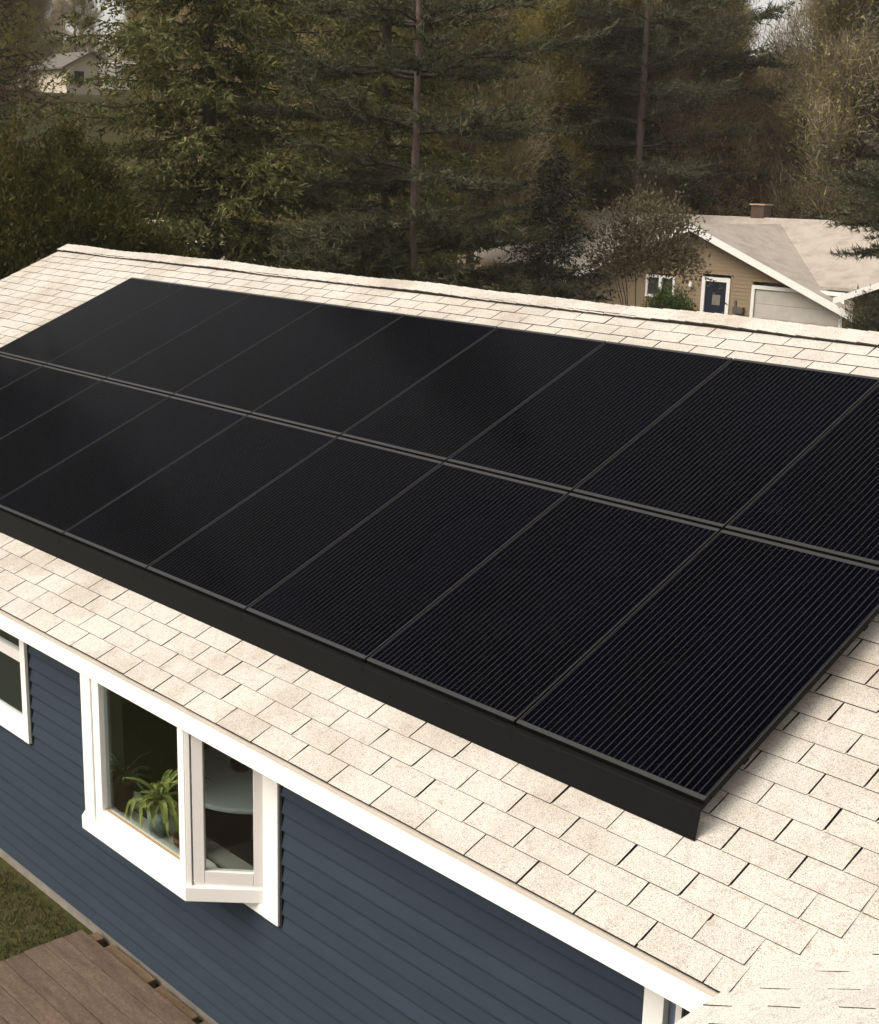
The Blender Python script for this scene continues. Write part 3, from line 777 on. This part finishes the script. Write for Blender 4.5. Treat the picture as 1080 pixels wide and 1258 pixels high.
b = MB(); nroof(b, (g2x, g2y - .5, g2z + .06), (g2x, g2y + 7, g2z + .06), 4.1, SLP); b.build('side_gable_roof', NSH, nb)
b = MB()
for sg in (-1, 1):
    b.prism([(pkx, FY - .60, pkz + .075), (pkx + sg * 6.36, FY - .60, pkz + .075 - SLP * 6.36), (pkx + sg * 6.36, FY - .60, pkz - .15 - SLP * 6.36), (pkx, FY - .60, pkz - .15)], (0, .045, 0))
    b.prism([(g2x, g2y - .55, g2z + .075), (g2x + sg * 4.11, g2y - .55, g2z + .075 - SLP * 4.11), (g2x + sg * 4.11, g2y - .55, g2z - .12 - SLP * 4.11), (g2x, g2y - .55, g2z - .12)], (0, .045, 0))
b.build('fascia', M['white'], nb)
def ncasing(x0, x1, z0, z1, w_, bottom=False):
    c = MB(); c.box(x0, x0 + w_, FY - .05, FY + .05, z0, z1); c.box(x1 - w_, x1, FY - .05, FY + .05, z0, z1); c.box(x0 + w_, x1 - w_, FY - .048, FY + .05, z1 - w_, z1)
    if bottom: c.box(x0 + w_, x1 - w_, FY - .048, FY + .05, z0, z0 + w_)
    return c
d = ncasing(-24.14, -23.0, -2.75, -.60, .14).build('door', M['white'], nb)
b = MB(); b.box(-24.0, -23.14, FY, FY + .05, -2.75, -.74); b.build('leaf', M['navy'], d)
b = MB(); b.box(-23.70, -23.38, FY - .012, FY - .001, -1.52, -1.18); b.build('pane', paint('door_light', (.20, .18, .14), .3, .2, 4), d)
b = MB(); b.lathe((-23.22, FY - .03, -1.78), [(.03, 0), (.03, .06)], 10); b.build('handle', M['rail'], d)
d = ncasing(-22.15, -18.75, -2.75, -.74, .12).build('garage_door', M['white'], nb)
b = MB()
for k in range(4): b.box(-22.03, -18.87, FY + .01 , FY + .06, -2.75 + k * .4725, -2.75 + k * .4725 + .466)
b.build('door_panel', M['garage'], d, bevel=.01)
d = ncasing(-26.52, -25.27, -1.46, -.69, .09, True); d.box(-25.96, -25.83, FY - .046, FY + .05, -1.37, -.78); d = d.build('window', M['white'], nb)
b = MB(); b.box(-26.43, -25.36, FY + .01, FY + .02, -1.37, -.78); b.build('pane', paint('dark_pane', (.05, .048, .042), .15, .3, 2, .5), d)
b = MB(); b.box(-24.62, -24.50, FY - .06, FY - .02, -1.02, -.80); b.lathe((-24.56, FY - .10, -1.0), [(.05, 0), (.075, .04), (.06, .17), (.02, .2)], 10); b.build('wall_lamp', M['white'], nb)
b = MB(); b.box(-22.78, -22.38, FY - .14, FY - .02, -1.72, -1.50); b.box(-22.78, -22.70, FY - .05, FY - .02, -1.50, -1.30); b.build('mailbox', M['greyroof'], nb)
b = MB(); b.box(-25.95, -25.4, 39.3, 39.8, .6, 1.74); ch_o = b.build('chimney', M['brick'], nb)
b = MB(); b.box(-26.0, -25.35, 39.25, 39.85, 1.742, 1.79); b.build('cap', paint('chimney_cap', (.38, .25, .17), .8, .15, 5), ch_o)

sx_, sy_ = -33.4, 28.6
shd = empty('garden_shed', (sx_, sy_, -2.7), 'small pale shed half hidden behind the slim bare red trunk', 'shed')
b = MB(); b.box(sx_ - 1.9, sx_ + 1.9, sy_ - 1.3, sy_ + 1.3, -2.75, -1.35)
b.prism([(sx_ + 1.9, sy_ - 1.3, -1.35), (sx_ + 1.9, sy_ + 1.3, -1.35), (sx_ + 1.9, sy_, -.84)], (-3.8, 0, 0)); b.build('wall', M['tan'], shd)
b = MB(); nroof(b, (sx_ - 2.1, sy_, -.72), (sx_ + 2.1, sy_, -.72), 1.55, .40, .08, 'X'); b.build('roof', NSH, shd)
# ------------------------------------------------------------------ far things on the hill
def zg(x, y): return float(gz(x, y))
fx, fy = -99.2, 51.3; z0 = zg(fx, fy)
fh = empty('far_house', (fx, fy, z0), 'small pale house with grey roof on the hill behind the dark trees', 'house')
b = MB(); b.box(fx - 4, fx + 4, fy - 2.1, fy + 2.1, z0 - 1, z0 + 2.1)
b.prism([(fx + 4.0, fy - 2.1, z0 + 2.1), (fx + 4.0, fy + 2.1, z0 + 2.1), (fx + 4.0, fy, z0 + 3.2)], (-8, 0, 0)); b.build('wall', M['palewall'], fh)
b = MB(); nroof(b, (fx - 4.4, fy, z0 + 3.38), (fx + 4.4, fy, z0 + 3.38), 2.6, .53, .12, 'X'); b.build('roof', M['greyroof'], fh)
b = MB(); b.box(fx + 4.001, fx + 4.06, fy - 1.4, fy - .6, z0 + .8, z0 + 1.8); b.build('window', M['darkobj'], fh)
b = MB(); b.box(fx + 4.001, fx + 4.06, fy + .6, fy + 1.4, z0 + .8, z0 + 1.8); b.build('window', M['darkobj'], fh)
px, py = -81.5, 47.7; z0 = zg(px, py)
up_ = empty('utility_pole', (px, py, z0), 'pale wooden utility pole rising above the white van on the hill', 'pole')
b = MB(); b.tube([(px, py, z0 - .5), (px, py, z0 + 8.6)], [.19, .13], 10); b.build('pole', M['polewood'], up_)
b = MB(); b.box(px - .9, px + .9, py - .06, py + .06, z0 + 7.7, z0 + 7.85); b.build('crossarm', M['polewood'], up_)
vx, vy = -86.5, 49.9; z0 = zg(vx, vy)
van = empty('parked_van', (vx, vy, z0), 'white van with roof rack parked on the hill behind the dark rounded shrub', 'van', rot=(0, 0, R(58)))
b = MB()
prof = [(-2.4, .35), (-2.4, 2.1), (1.2, 2.1), (1.8, 1.25), (2.5, 1.1), (2.6, .35)]
b.prism([(x, -.92, z) for x, z in prof][::-1], (0, 1.84, 0)); b.build('body', M['vanwhite'], van, bevel=.06, local=True)
b = MB(); b.prism([(x, -.926, z) for x, z in ((.1, 1.3), (.1, 1.95), (1.15, 1.95), (1.6, 1.3))][::-1], (0, 1.852, 0)); b.build('side_window', M['darkobj'], van, local=True)
for x in (-1.5, 1.6):
    for y in (-.86, .70):
        b = MB(); b.tube([(x, y, .34), (x, y + .16, .34)], .34, 16); b.build('wheel', M['rubber'], van, local=True)
b = MB()
for x in (-2.0, -.6, .8): b.box(x, x + .06, -.85, .85, 2.101, 2.30)
for y in (-.85, .79): b.box(-2.3, 1.1, y, y + .06, 2.301, 2.38)
b.build('roof_rack', M['vanwhite'], van, local=True)

# ------------------------------------------------------------------ trees
def seg_tubes(P0, P1, R0, R1, n=4):
    P0, P1 = np.asarray(P0, float), np.asarray(P1, float); m = len(P0)
    D = unit(P1 - P0); ref = np.where(np.abs(D[:, 2:3]) > .9, np.array([[1., 0, 0]]), np.array([[0, 0, 1.]]))
    U = unit(np.cross(D, ref)); W_ = np.cross(D, U)
    th = np.arange(n) * 2 * np.pi / n
    ring = lambda P, r: P[:, None] + np.asarray(r)[:, None, None] * (np.cos(th)[None, :, None] * U[:, None] + np.sin(th)[None, :, None] * W_[:, None])
    V = np.concatenate([ring(P0, R0), ring(P1, R1)], 1).reshape(-1, 3)
    base = (np.arange(m) * 2 * n)[:, None]; k = np.arange(n); k2 = (k + 1) % n
    F = np.stack([base + k, base + k2, base + n + k2, base + n + k], -1).reshape(-1, 4)
    return V, F
def trunk_mesh(h, r0, r1, seed, bend=.15, n=10, steps=14):
    rg = random.Random(seed); pts = []; rs = []; ox = oy = 0
    for i in range(steps + 1):
        t = i / steps; pts.append((ox, oy, h * t - (.3 if i == 0 else 0))); rs.append(r0 + (r1 - r0) * t ** .8 + (r0 * .5 if i == 0 else 0))
        ox += rg.uniform(-bend, bend) / steps * 3; oy += rg.uniform(-bend, bend) / steps * 3
    mb = MB(); mb.tube(pts, rs, n); return mb, pts
def polar(a, el=None): return np.stack([np.cos(a), np.sin(a), np.zeros_like(a)], -1)

def conifer(root, h, Rm, seed, mat, bark, zlo=.05, step=.30, nb=6, droop=.28, upturn=.22, power=.85, twig_step=.15, blade=(.12, .045), bl_step=.07, tilt=0.15, thin=1.0, trunk_r=.16, sparse=0.0, twig_len=.36, limb_r=.020):
    rg = np.random.default_rng(seed)
    tm, tp = trunk_mesh(h, trunk_r, .02, seed, .06); tm.build('trunk', bark, root, smooth=True, local=True)
    LP0, LP1, LR0, LR1 = [], [], [], []; BP, BD, BL, BW = [], [], [], []
    z = zlo * h
    while z < h * .985:
        t = z / h; lmax = Rm * (1 - t) ** power + .12
        a0 = rg.uniform(0, 6.28)
        for i in range(nb):
            if rg.random() < sparse: continue
            a = a0 + i * 2 * np.pi / nb + rg.normal(0, .25); L = lmax * rg.uniform(.62, 1.12)
            zz = z + rg.uniform(-.5, .5) * step
            d = np.array([np.cos(a), np.sin(a)]); us = np.linspace(0, 1, 8)
            sl = tilt + .75 * max(0, t - .6)
            zz_ = zz + L * (sl * us - droop * us ** 1.4 + upturn * us ** 3)
            path = np.stack([d[0] * L * us, d[1] * L * us, zz_], 1)
            path[1:] += rg.normal(0, .025 * L ** .5, (7, 3))
            LP0.append(path[:-1]); LP1.append(path[1:]); rr = limb_r * (.35 + L * .45) * (1 - us * .85); LR0.append(rr[:-1]); LR1.append(rr[1:])
            nt_ = max(3, int(L / twig_step))
            uu = np.sort(rg.uniform(.10, 1.0, nt_ * 2)); side = np.where(np.arange(nt_ * 2) % 2 == 0, 1, -1)
            for u_, sd_ in zip(uu, side):
                if rg.random() > thin: continue
                i_ = min(int(u_ * 7), 6); f_ = u_ * 7 - i_; p = path[i_] * (1 - f_) + path[i_ + 1] * f_
                tl = (twig_len * L ** .75 * (1 - .62 * u_) + .06) * rg.uniform(.6, 1.2)
                ang = a + sd_ * rg.uniform(.55, 1.1)
                td = np.array([np.cos(ang), np.sin(ang), rg.uniform(-.55, .12)]); td /= np.linalg.norm(td)
                m_ = max(2, int(tl / bl_step)); q = np.linspace(.05, 1, m_)
                pts = p + td * (tl * q)[:, None]; pts[:, 2] -= .22 * tl * q ** 2
                BP.append(np.repeat(pts, 2, 0)); dd = td + rg.normal(0, .62, (2 * m_, 3)); dd[:, 2] -= .10; BD.append(unit(dd))
                BL.append(blade[0] * rg.uniform(.6, 1.3, 2 * m_)); BW.append(blade[1] * rg.uniform(.6, 1.2, 2 * m_))
        z += step * rg.uniform(.8, 1.2) * (1.0 if t < .7 else .75)
    V, F = seg_tubes(np.concatenate(LP0), np.concatenate(LP1), np.concatenate(LR0), np.concatenate(LR1), 3)
    np_mesh('limbs', V, F, bark, root)
    V, F = blades(np.concatenate(BP), np.concatenate(BD), np.concatenate(BL), np.concatenate(BW), rg)
    np_mesh('crown', V, F, mat, root); return len(F)

def pine(root, h, Rm, seed, mat, bark, whorls, trunk_r=.14, tip=.05, bl=.17, bw=.020, ntuft=9, hi=1.0, tuft_step=.13, bare=None):
    """open pine: bare reddish trunk, whorls of long near-level limbs with tufts on their outer part. whorls: (z, length, count)"""
    rg = np.random.default_rng(seed)
    tm, tp = trunk_mesh(h, trunk_r, tip, seed, .05, 10, 16); tm.build('trunk', bark, root, smooth=True, local=True)
    LP0, LP1, LR0, LR1 = [], [], [], []; BP, BD, BL, BW = [], [], [], []
    def limb(p0, a, L, r, slope, depth):
        us = np.linspace(0, 1, 7); d = np.array([np.cos(a), np.sin(a)])
        path = np.stack([p0[0] + d[0] * L * us, p0[1] + d[1] * L * us, p0[2] + L * (slope * us - .14 * us ** 2 + .10 * us ** 4)], 1)
        path[1:] += rg.normal(0, .022 * L, (6, 3))
        LP0.append(path[:-1]); LP1.append(path[1:]); rr = r * (1 - .8 * us); LR0.append(rr[:-1]); LR1.append(rr[1:])
        if depth == 0:
            for u_ in np.sort(rg.uniform(.10, 1, max(5, int(L * 8)))):
                i_ = min(int(u_ * 6), 5); f_ = u_ * 6 - i_; p = path[i_] * (1 - f_) + path[i_+1] * f_
                limb(p, a + rg.choice([-1, 1]) * rg.uniform(.35, 1.0), L * (.42 - .2 * u_) * rg.uniform(.6, 1.2) + .12, r * .3, slope + rg.uniform(-.2, .25), 1)
        lo = .16 if depth == 0 else .10
        m_ = max(2, int(L * (1 - lo) / tuft_step))
        for u_ in np.linspace(lo, 1, m_):
            i_ = min(int(u_ * 6), 5); f_ = u_ * 6 - i_; p = path[i_] * (1 - f_) + path[i_+1] * f_
            dd = np.concatenate([d, [.25]]) * .8 + rg.normal(0, .75, (ntuft, 3)); dd[:, 2] += .12
            BP.append(p + rg.normal(0, .025, (ntuft, 3))); BD.append(unit(dd)); BL.append(bl * rg.uniform(.6, 1.25, ntuft)); BW.append(bw * rg.uniform(.7, 1.3, ntuft))
    for (z, L, cnt) in whorls:
        a0 = rg.uniform(0, 6.28)
        for i in range(cnt):
            aa = a0 + i * 2 * np.pi / cnt + rg.normal(0, .3)
            if bare is not None and math.cos(aa - bare) > .88 and rg.random() < .6: continue
            limb(np.array([0, 0, z + rg.uniform(-.12, .12)]), aa, L * rg.uniform(.6, 1.15), .016 + .012 * L, rg.uniform(-.08, .22) + .35 * (z / h) ** 3 * hi, 0)
    V, F = seg_tubes(np.concatenate(LP0), np.concatenate(LP1), np.concatenate(LR0) * .75, np.concatenate(LR1) * .75, 4)
    np_mesh('limbs', V, F, M['bark'], root)
    V, F = blades(np.concatenate(BP), np.concatenate(BD), np.concatenate(BL), np.concatenate(BW), rg)
    np_mesh('crown', V, F, mat, root); return len(F)

def broadleaf(root, h, Rm, seed, mat, bark, trunk_r=.16, nl=16, ntw=5000, leaf=(.5, .03), leafy=0, lmat=None, zlo=.2, lsize=(.12, .08)):
    """bare or budding tree: trunk, forking limbs and a cloud of fine twigs (blades) running outwards and up"""
    rg = np.random.default_rng(seed)
    tm, tp = trunk_mesh(h * .82, trunk_r, .03, seed, .25); tm.build('trunk', bark, root, smooth=True, local=True)
    LP0, LP1, LR0, LR1 = [], [], [], []; TP = []; TD = []
    def grow(p, d, L, r, depth):
        for k in range(4):
            q = p + d * L / 4; LP0.append([p]); LP1.append([q]); LR0.append([r * (1 - k * .15)]); LR1.append([r * (1 - (k + 1) * .15)])
            if depth < 3:
                d2 = d + rg.normal(0, .5, 3); d2[2] += .25; d2 /= np.linalg.norm(d2); grow(q, d2, L * rg.uniform(.45, .7), r * .5, depth + 1)
            else: TP.append(q); TD.append(d)
            p = q; d = d + rg.normal(0, .12, 3); d[2] += .06; d /= np.linalg.norm(d)
    for i in range(nl):
        t = zlo + (1 - zlo) * (i + rg.random()) / nl; a = i * 2.4 + rg.normal(0, .3); el = .35 + .7 * t
        d = np.array([np.cos(a) * np.cos(el), np.sin(a) * np.cos(el), np.sin(el)])
        grow(np.array([0, 0, h * .8 * t]), d, Rm * (1.15 - .75 * t) * .62, trunk_r * .32, 1)
    V, F = seg_tubes(np.concatenate(LP0), np.concatenate(LP1), np.concatenate(LR0), np.concatenate(LR1), 3)
    np_mesh('limbs', V, F, bark, root)
    TP = np.array(TP); TD = np.array(TD); idx = rg.integers(0, len(TP), ntw)
    D = unit(TD[idx] + rg.normal(0, .55, (ntw, 3)) + np.array([0, 0, .15]))
    V, F = blades(TP[idx] + rg.normal(0, .12 * Rm ** .5, (ntw, 3)), D, leaf[0] * rg.uniform(.5, 1.3, ntw), leaf[1] * rg.uniform(.6, 1.3, ntw), rg)
    if leafy:
        idx = rg.integers(0, len(TP), leafy); P = TP[idx] + rg.normal(0, .22 * Rm ** .5, (leafy, 3))
        V2, F2 = blades(P, unit(rg.normal(0, 1, (leafy, 3))), lsize[0] * rg.uniform(.5, 1.4, leafy), lsize[1] * rg.uniform(.6, 1.3, leafy), rg)
        mi = np.concatenate([np.zeros(len(F)), np.ones(len(F2))]); F = np.vstack([F, F2 + len(V)]); V = np.vstack([V, V2])
        np_mesh('crown', V, F, [mat, lmat], root, mi)
    else: np_mesh('crown', V, F, mat, root)
    return len(F)

def shrub(root, rx, ry, h, seed, mat, bark, n=900, per=16, leaf=(.14, .06), lump=.28, upward=.6, inner=.35, spread=.16, lift=0):
    rg = np.random.default_rng(seed)
    a = rg.uniform(0, 2 * np.pi, n); v = rg.uniform(-.25, 1, n); c = np.sqrt(np.clip(1 - v * v, 0, 1))
    ph = rg.uniform(0, 6, 6)
    lumpf = 1 + lump * (np.sin(3 * a + ph[0]) * np.sin(4 * v + ph[1]) + .7 * np.sin(5 * a + ph[2] + 4 * v) * .7 + .5 * np.sin(9 * a + ph[3]) * np.sin(8 * v + ph[4])) * .7
    rr = lumpf * (1 - inner * rg.random(n) ** 2)
    P = np.stack([rx * c * np.cos(a) * rr, ry * c * np.sin(a) * rr, h * .36 + h * .64 * v * rr], 1)
    P[:, 2] = np.maximum(P[:, 2], .05) + lift
    out = unit(P - np.array([0, 0, h * .3 + lift])) + np.array([0, 0, upward])
    PP = np.repeat(P, per, 0) + rg.normal(0, spread, (n * per, 3)); DD = unit(np.repeat(unit(out), per, 0) + rg.normal(0, .6, (n * per, 3)))
    m_ = n * per
    V, F = blades(PP, DD, leaf[0] * rg.uniform(.5, 1.4, m_), leaf[1] * rg.uniform(.6, 1.3, m_), rg)
    np_mesh('crown', V, F, mat, root)
    k = min(n, 260 if lift == 0 else 9); ii = rg.choice(n, k, replace=False)
    P0 = np.zeros((k, 3)); P0[:, :2] = P[ii, :2] * .12; Pm = P[ii] * np.array([.5, .5, .62])
    V, F = seg_tubes(np.vstack([P0, Pm]), np.vstack([Pm, P[ii] * .96]), np.concatenate([np.full(k, .022), np.full(k, .013)]), np.concatenate([np.full(k, .013), np.full(k, .004)]), 3)
    np_mesh('stems', V, F, bark, root); return m_

def at(name, x, y, label, cat, group=None, rz=0):
    return empty(name, (x, y, zg(x, y)), label, cat, group, rot=(0, 0, rz))

# -- named trees, nearest first
t = at('arborvitae', -18.5, 6.6, 'dense rounded olive green arborvitae behind the left end of the roof', 'tree')
shrub(t, 2.4, 2.5, 5.2, 11, M['arbor'], M['bark'], 6500, 36, (.085, .034), .26, .35, .32, .085)
t = at('blue_spruce', -26.6, 9.6, 'grey green spruce with bare drooping twigs at the upper left edge', 'tree')
conifer(t, 12.5, 3.3, 12, M['bluespruce'], M['bark'], .30, .36, 7, .20, .30, .75, .17, (.15, .035), .08, .18, .75, .15, .1)
t = at('spruce_tree', -19.9, 11.2, 'tall dense dark spruce with drooping sprays left of the slim bare red trunk', 'tree')
conifer(t, 21, 3.7, 13, M['spruce'], M['bark'], .03, .32, 7, .34, .22, .7, .13, (.13, .050), .07, .12, 1.0, .2)
t = at('spruce_tree', -22.0, 17.6, 'second dark spruce standing close behind the tall dense spruce', 'tree')
conifer(t, 20, 3.7, 14, M['spruce'], M['bark'], .03, .36, 6, .34, .22, .7, .16, (.15, .055), .08, .12, 1.0, .2)
t = at('pine_tree', -15.98, 13.05, 'slim pine with bare reddish trunk and widely spaced whorls behind the middle of the ridge', 'tree')
pine(t, 10.5, 2.4, 15, M['pine'], M['bark_pine'], [(2.95, 2.1, 7), (3.35, 2.4, 8), (3.8, 2.4, 9), (4.25, 2.6, 8), (5.1, 2.7, 7), (6.0, 2.8, 7), (6.9, 2.7, 8), (7.8, 2.5, 7), (8.6, 1.5, 6), (9.4, 1.1, 6), (10.1, .7, 5)], .135, .03, .17, .026, 10, 1, .13, math.atan2(-17.2, 18.7))
t = at('small_spruce', -14.84, 15.72, 'small dark pointed spruce with greyish tips standing just right of the slim red trunk', 'tree')
conifer(t, 5.7, 2.0, 16, M['tipspruce'], M['bark'], .02, .21, 8, .16, .26, .85, .10, (.11, .038), .06, .25, .9, .08, .05)
t = at('leafy_shrub', -16.25, 20.5, 'tall loose grey brown shrub in front of the tan house, left of its gable', 'shrub')
shrub(t, 1.2, 1.1, 2.1, 17, M['greyleaf'], M['bark'], 560, 15, (.09, .055), .48, .5, .6, .13, 2.6)
t = at('leafy_shrub', -16.75, 18.9, 'darker loose shrub between the small spruce and the tan house', 'shrub')
shrub(t, .6, .7, 2.7, 27, M['darktwig'], M['bark'], 520, 15, (.09, .045), .22, .3, .75, .12)
t = at('green_bush', -23.05, 30.7, 'bright green rounded bush under the window of the tan house', 'bush')
shrub(t, .85, .8, 1.85, 18, M['greenleaf'], M['bark'], 480, 16, (.09, .05), .25, .4, .4, .10)
t = at('low_shrub', -15.6, 30.2, 'dark needled shrub at the right end of the garage door', 'shrub')
shrub(t, .8, .8, 2.2, 19, M['pine'], M['bark'], 420, 16, (.13, .03), .25, .7, .6, .11)
t = at('pine_tree', -32.4, 40.6, 'tall pine with reddish trunk and long limbs rising behind the tan house', 'tree')
pine(t, 17, 5, 20, M['pine'], M['bark_pine'], [(4.9, 4.2, 6), (5.7, 4.4, 6), (6.6, 4.6, 7), (7.5, 4.8, 7), (8.6, 5.0, 7), (9.5, 4.8, 8), (10.5, 4.5, 8), (11.4, 4.2, 8), (12.5, 3.8, 8), (13.6, 3.0, 8), (14.7, 2.4, 7), (15.9, 1.5, 7)], .26, .06, .26, .040, 8, 1, .2, math.atan2(-44.8, 35.2))
t = at('pine_tree', -13.0, 29.3, 'dark bushy pine reaching in from the right edge over the pale roof', 'tree')
pine(t, 8.4, 3.0, 21, M['pine'], M['bark_pine'], [(3.5, 2.6, 10), (3.9, 3.0, 11), (4.3, 3.2, 12), (4.7, 2.9, 11), (5.4, 2.2, 9), (6.2, 1.7, 8), (7.2, 1.1, 8)], .15, .04, .22, .030, 11)
t = at('dark_evergreen', -23.5, 46.5, 'large dense dark evergreen filling the upper right corner behind the tan house', 'tree')
conifer(t, 19, 4.8, 22, M['bluespruce'], M['bark'], .05, .5, 8, .22, .25, .6, .26, (.26, .10), .14, .15, 1.0, .3)
t = at('dark_evergreen', -37.2, 41.0, 'broad dark grey green evergreen between the two red trunked pines', 'tree')
conifer(t, 17, 4.6, 23, M['darktwig'], M['bark'], .36, .55, 8, .18, .25, .55, .28, (.28, .075), .15, .25, .85, .3)
t = at('dark_evergreen', -38.5, 44.5, 'dark evergreen with a full crown behind the tall pine, left of the gap of sky', 'tree')
conifer(t, 18, 5.2, 24, M['spruce'], M['bark'], .05, .55, 8, .22, .25, .55, .28, (.28, .085), .15, .2, .9, .3)

for i, (x, y, h_, lab) in enumerate(((-23.5, 1.2, 22, 'added tall spruce beyond the far gable end, out of view, darkening the panel reflections'), (-27.5, -2.4, 23, 'added tall spruce at the far side of the lawn, unseen, darkening the panel reflections'), (-29.5, 5.0, 24, 'added tall spruce beyond the rounded arborvitae, out of view, darkening the panel reflections'))):
    t = at('spruce_tree', x, y, lab, 'tree')  # unseen spruces, added so the left panels reflect something dark
    conifer(t, h_, 4.2, 41 + i, M['spruce'], M['bark'], .10, .5, 7, .30, .22, .7, .24, (.20, .085), .12, .12, 1.0, .22)

# -- bare and budding trees behind, copied from four of a kind
kinds = []
specs = [('bare_tree', 14, 3.6, 31, M['browntwig'], M['bark'], 0, None), ('budding_tree', 13, 3.4, 32, M['browntwig'], M['bark'], 7000, M['olive']),
         ('budding_tree', 15, 3.2, 33, M['olive'], M['bark_pale'], 9000, M['olive']), ('bare_tree', 13, 3.8, 34, M['darktwig'], M['bark'], 2500, M['greyleaf'])]
labs = ['bare brown tree in the wood far behind the houses', 'budding brown tree in the wood with a few olive leaves', 'olive green budding tree in the wood far behind the houses', 'dark bare tree in the wood far behind the houses']
rgp = random.Random(21)
def polar_xy(a, d): return CX - d * math.sin(R(a)), CY + d * math.cos(R(a))
spots = []
a = 24.0
while a < 68:
    for (d0, d1) in ((60, 76), (80, 104)):
        spots.append((a + rgp.uniform(-.6, .6), rgp.uniform(d0, d1)))
    a += 1.75
# nearer olive growth seen between the trunks
spots += [(52.5, 46), (50.2, 44), (48.4, 50), (45.0, 52), (42.5, 56), (36.2, 58), (34.4, 60), (33.2, 64), (31.5, 66), (30.2, 58), (46.6, 58), (54.6, 50)]
first = {}
for i, (a, d) in enumerate(spots):
    x, y = polar_xy(a, d); k = i % 4 if i < len(spots) - 12 else (2, 1)[i % 2]
    el = rgp.uniform(9.5, 14)
    if 31.0 < a < 34.9: el = rgp.uniform(4.6, 6.6)
    elif 58.6 < a < 62.4: el = rgp.uniform(5.0, 6.2)
    if 57.2 < a < 62.6:
        if i % 2: continue
        d = 122 + 3 * (i % 3); x, y = polar_xy(a, d); el = 8.5; k = 0
    hgt = math.tan(R(el)) * d + 2.4 - zg(x, y)
    if hgt < 3: continue
    nm, h0, r0, sd_, m1, bk_, lf, lm = specs[k]
    if k not in first:
        t = at(nm, x, y, labs[k], 'tree', nm.replace('_', ' ') + 's in the wood behind')
        broadleaf(t, h0, r0, sd_, m1, bk_, .17, 20, 48000, (.42, .019), lf * 2, lm, .12, (.10, .06)); first[k] = (t, children(t)); o = t
    else:
        o = copy_tree(first[k][0], None, first[k][1])
    o.location = (x, y, zg(x, y)); o.rotation_euler.z = rgp.uniform(0, 6.28); s_ = hgt / h0; w_ = min(max(s_, .75), 1.35)
    o.scale = (w_, w_, s_)

# far wood beyond, read as one mass
rg = np.random.default_rng(77); PP, DD = [], []
for i in range(420):
    a = rg.uniform(15, 78); d = rg.uniform(118, 165); x, y = polar_xy(a, d); el = rg.uniform(2.5, 6.0); 
    if 31 < a < 34.2 or 59.2 < a < 61.8: el = rg.uniform(2, 4.6)
    z0 = zg(x, y); top = math.tan(R(el)) * d + 2.4; r_ = rg.uniform(2.5, 4.5); m_ = 420
    if top - z0 < 2: continue
    p = rg.normal(0, 1, (m_, 3)); p = unit(p) * (rg.random((m_, 1)) ** .4); p = p * np.array([r_, r_, (top - z0) * .5]) + np.array([x, y, (top + z0) * .5])
    PP.append(p); DD.append(unit(rg.normal(0, .5, (m_, 3)) + np.array([0, 0, .9])))
PP = np.concatenate(PP); DD = np.concatenate(DD); n = len(PP)
V, F = blades(PP, DD, rg.uniform(.6, 1.6, n), rg.uniform(.06, .14, n), rg)
tag(np_mesh('far_woods', V, F, M['browntwig']), 'brown leafless woods far off behind all the trees', 'woods', kind='stuff')
hz = MB(); hz.box(-215, 30, -25, 215, -4.2, 36)
hm = bpy.data.materials.new('haze'); hm.use_nodes = True; hn = hm.node_tree; hn.nodes.clear()
ho = N(hn, 'ShaderNodeOutputMaterial'); hv = N(hn, 'ShaderNodeVolumePrincipled'); hv.inputs['Color'].default_value = (.95, .87, .76, 1); hv.inputs['Density'].default_value = .0004; hv.inputs['Anisotropy'].default_value = 0
hn.links.new(hv.outputs[0], ho.inputs['Volume'])
tag(hz.build('haze', hm), 'thin pale haze in the air between the house and the far trees', 'haze', kind='stuff')
print('TRIS', sum(len(o.data.polygons) for o in bpy.data.objects if o.type == 'MESH'))
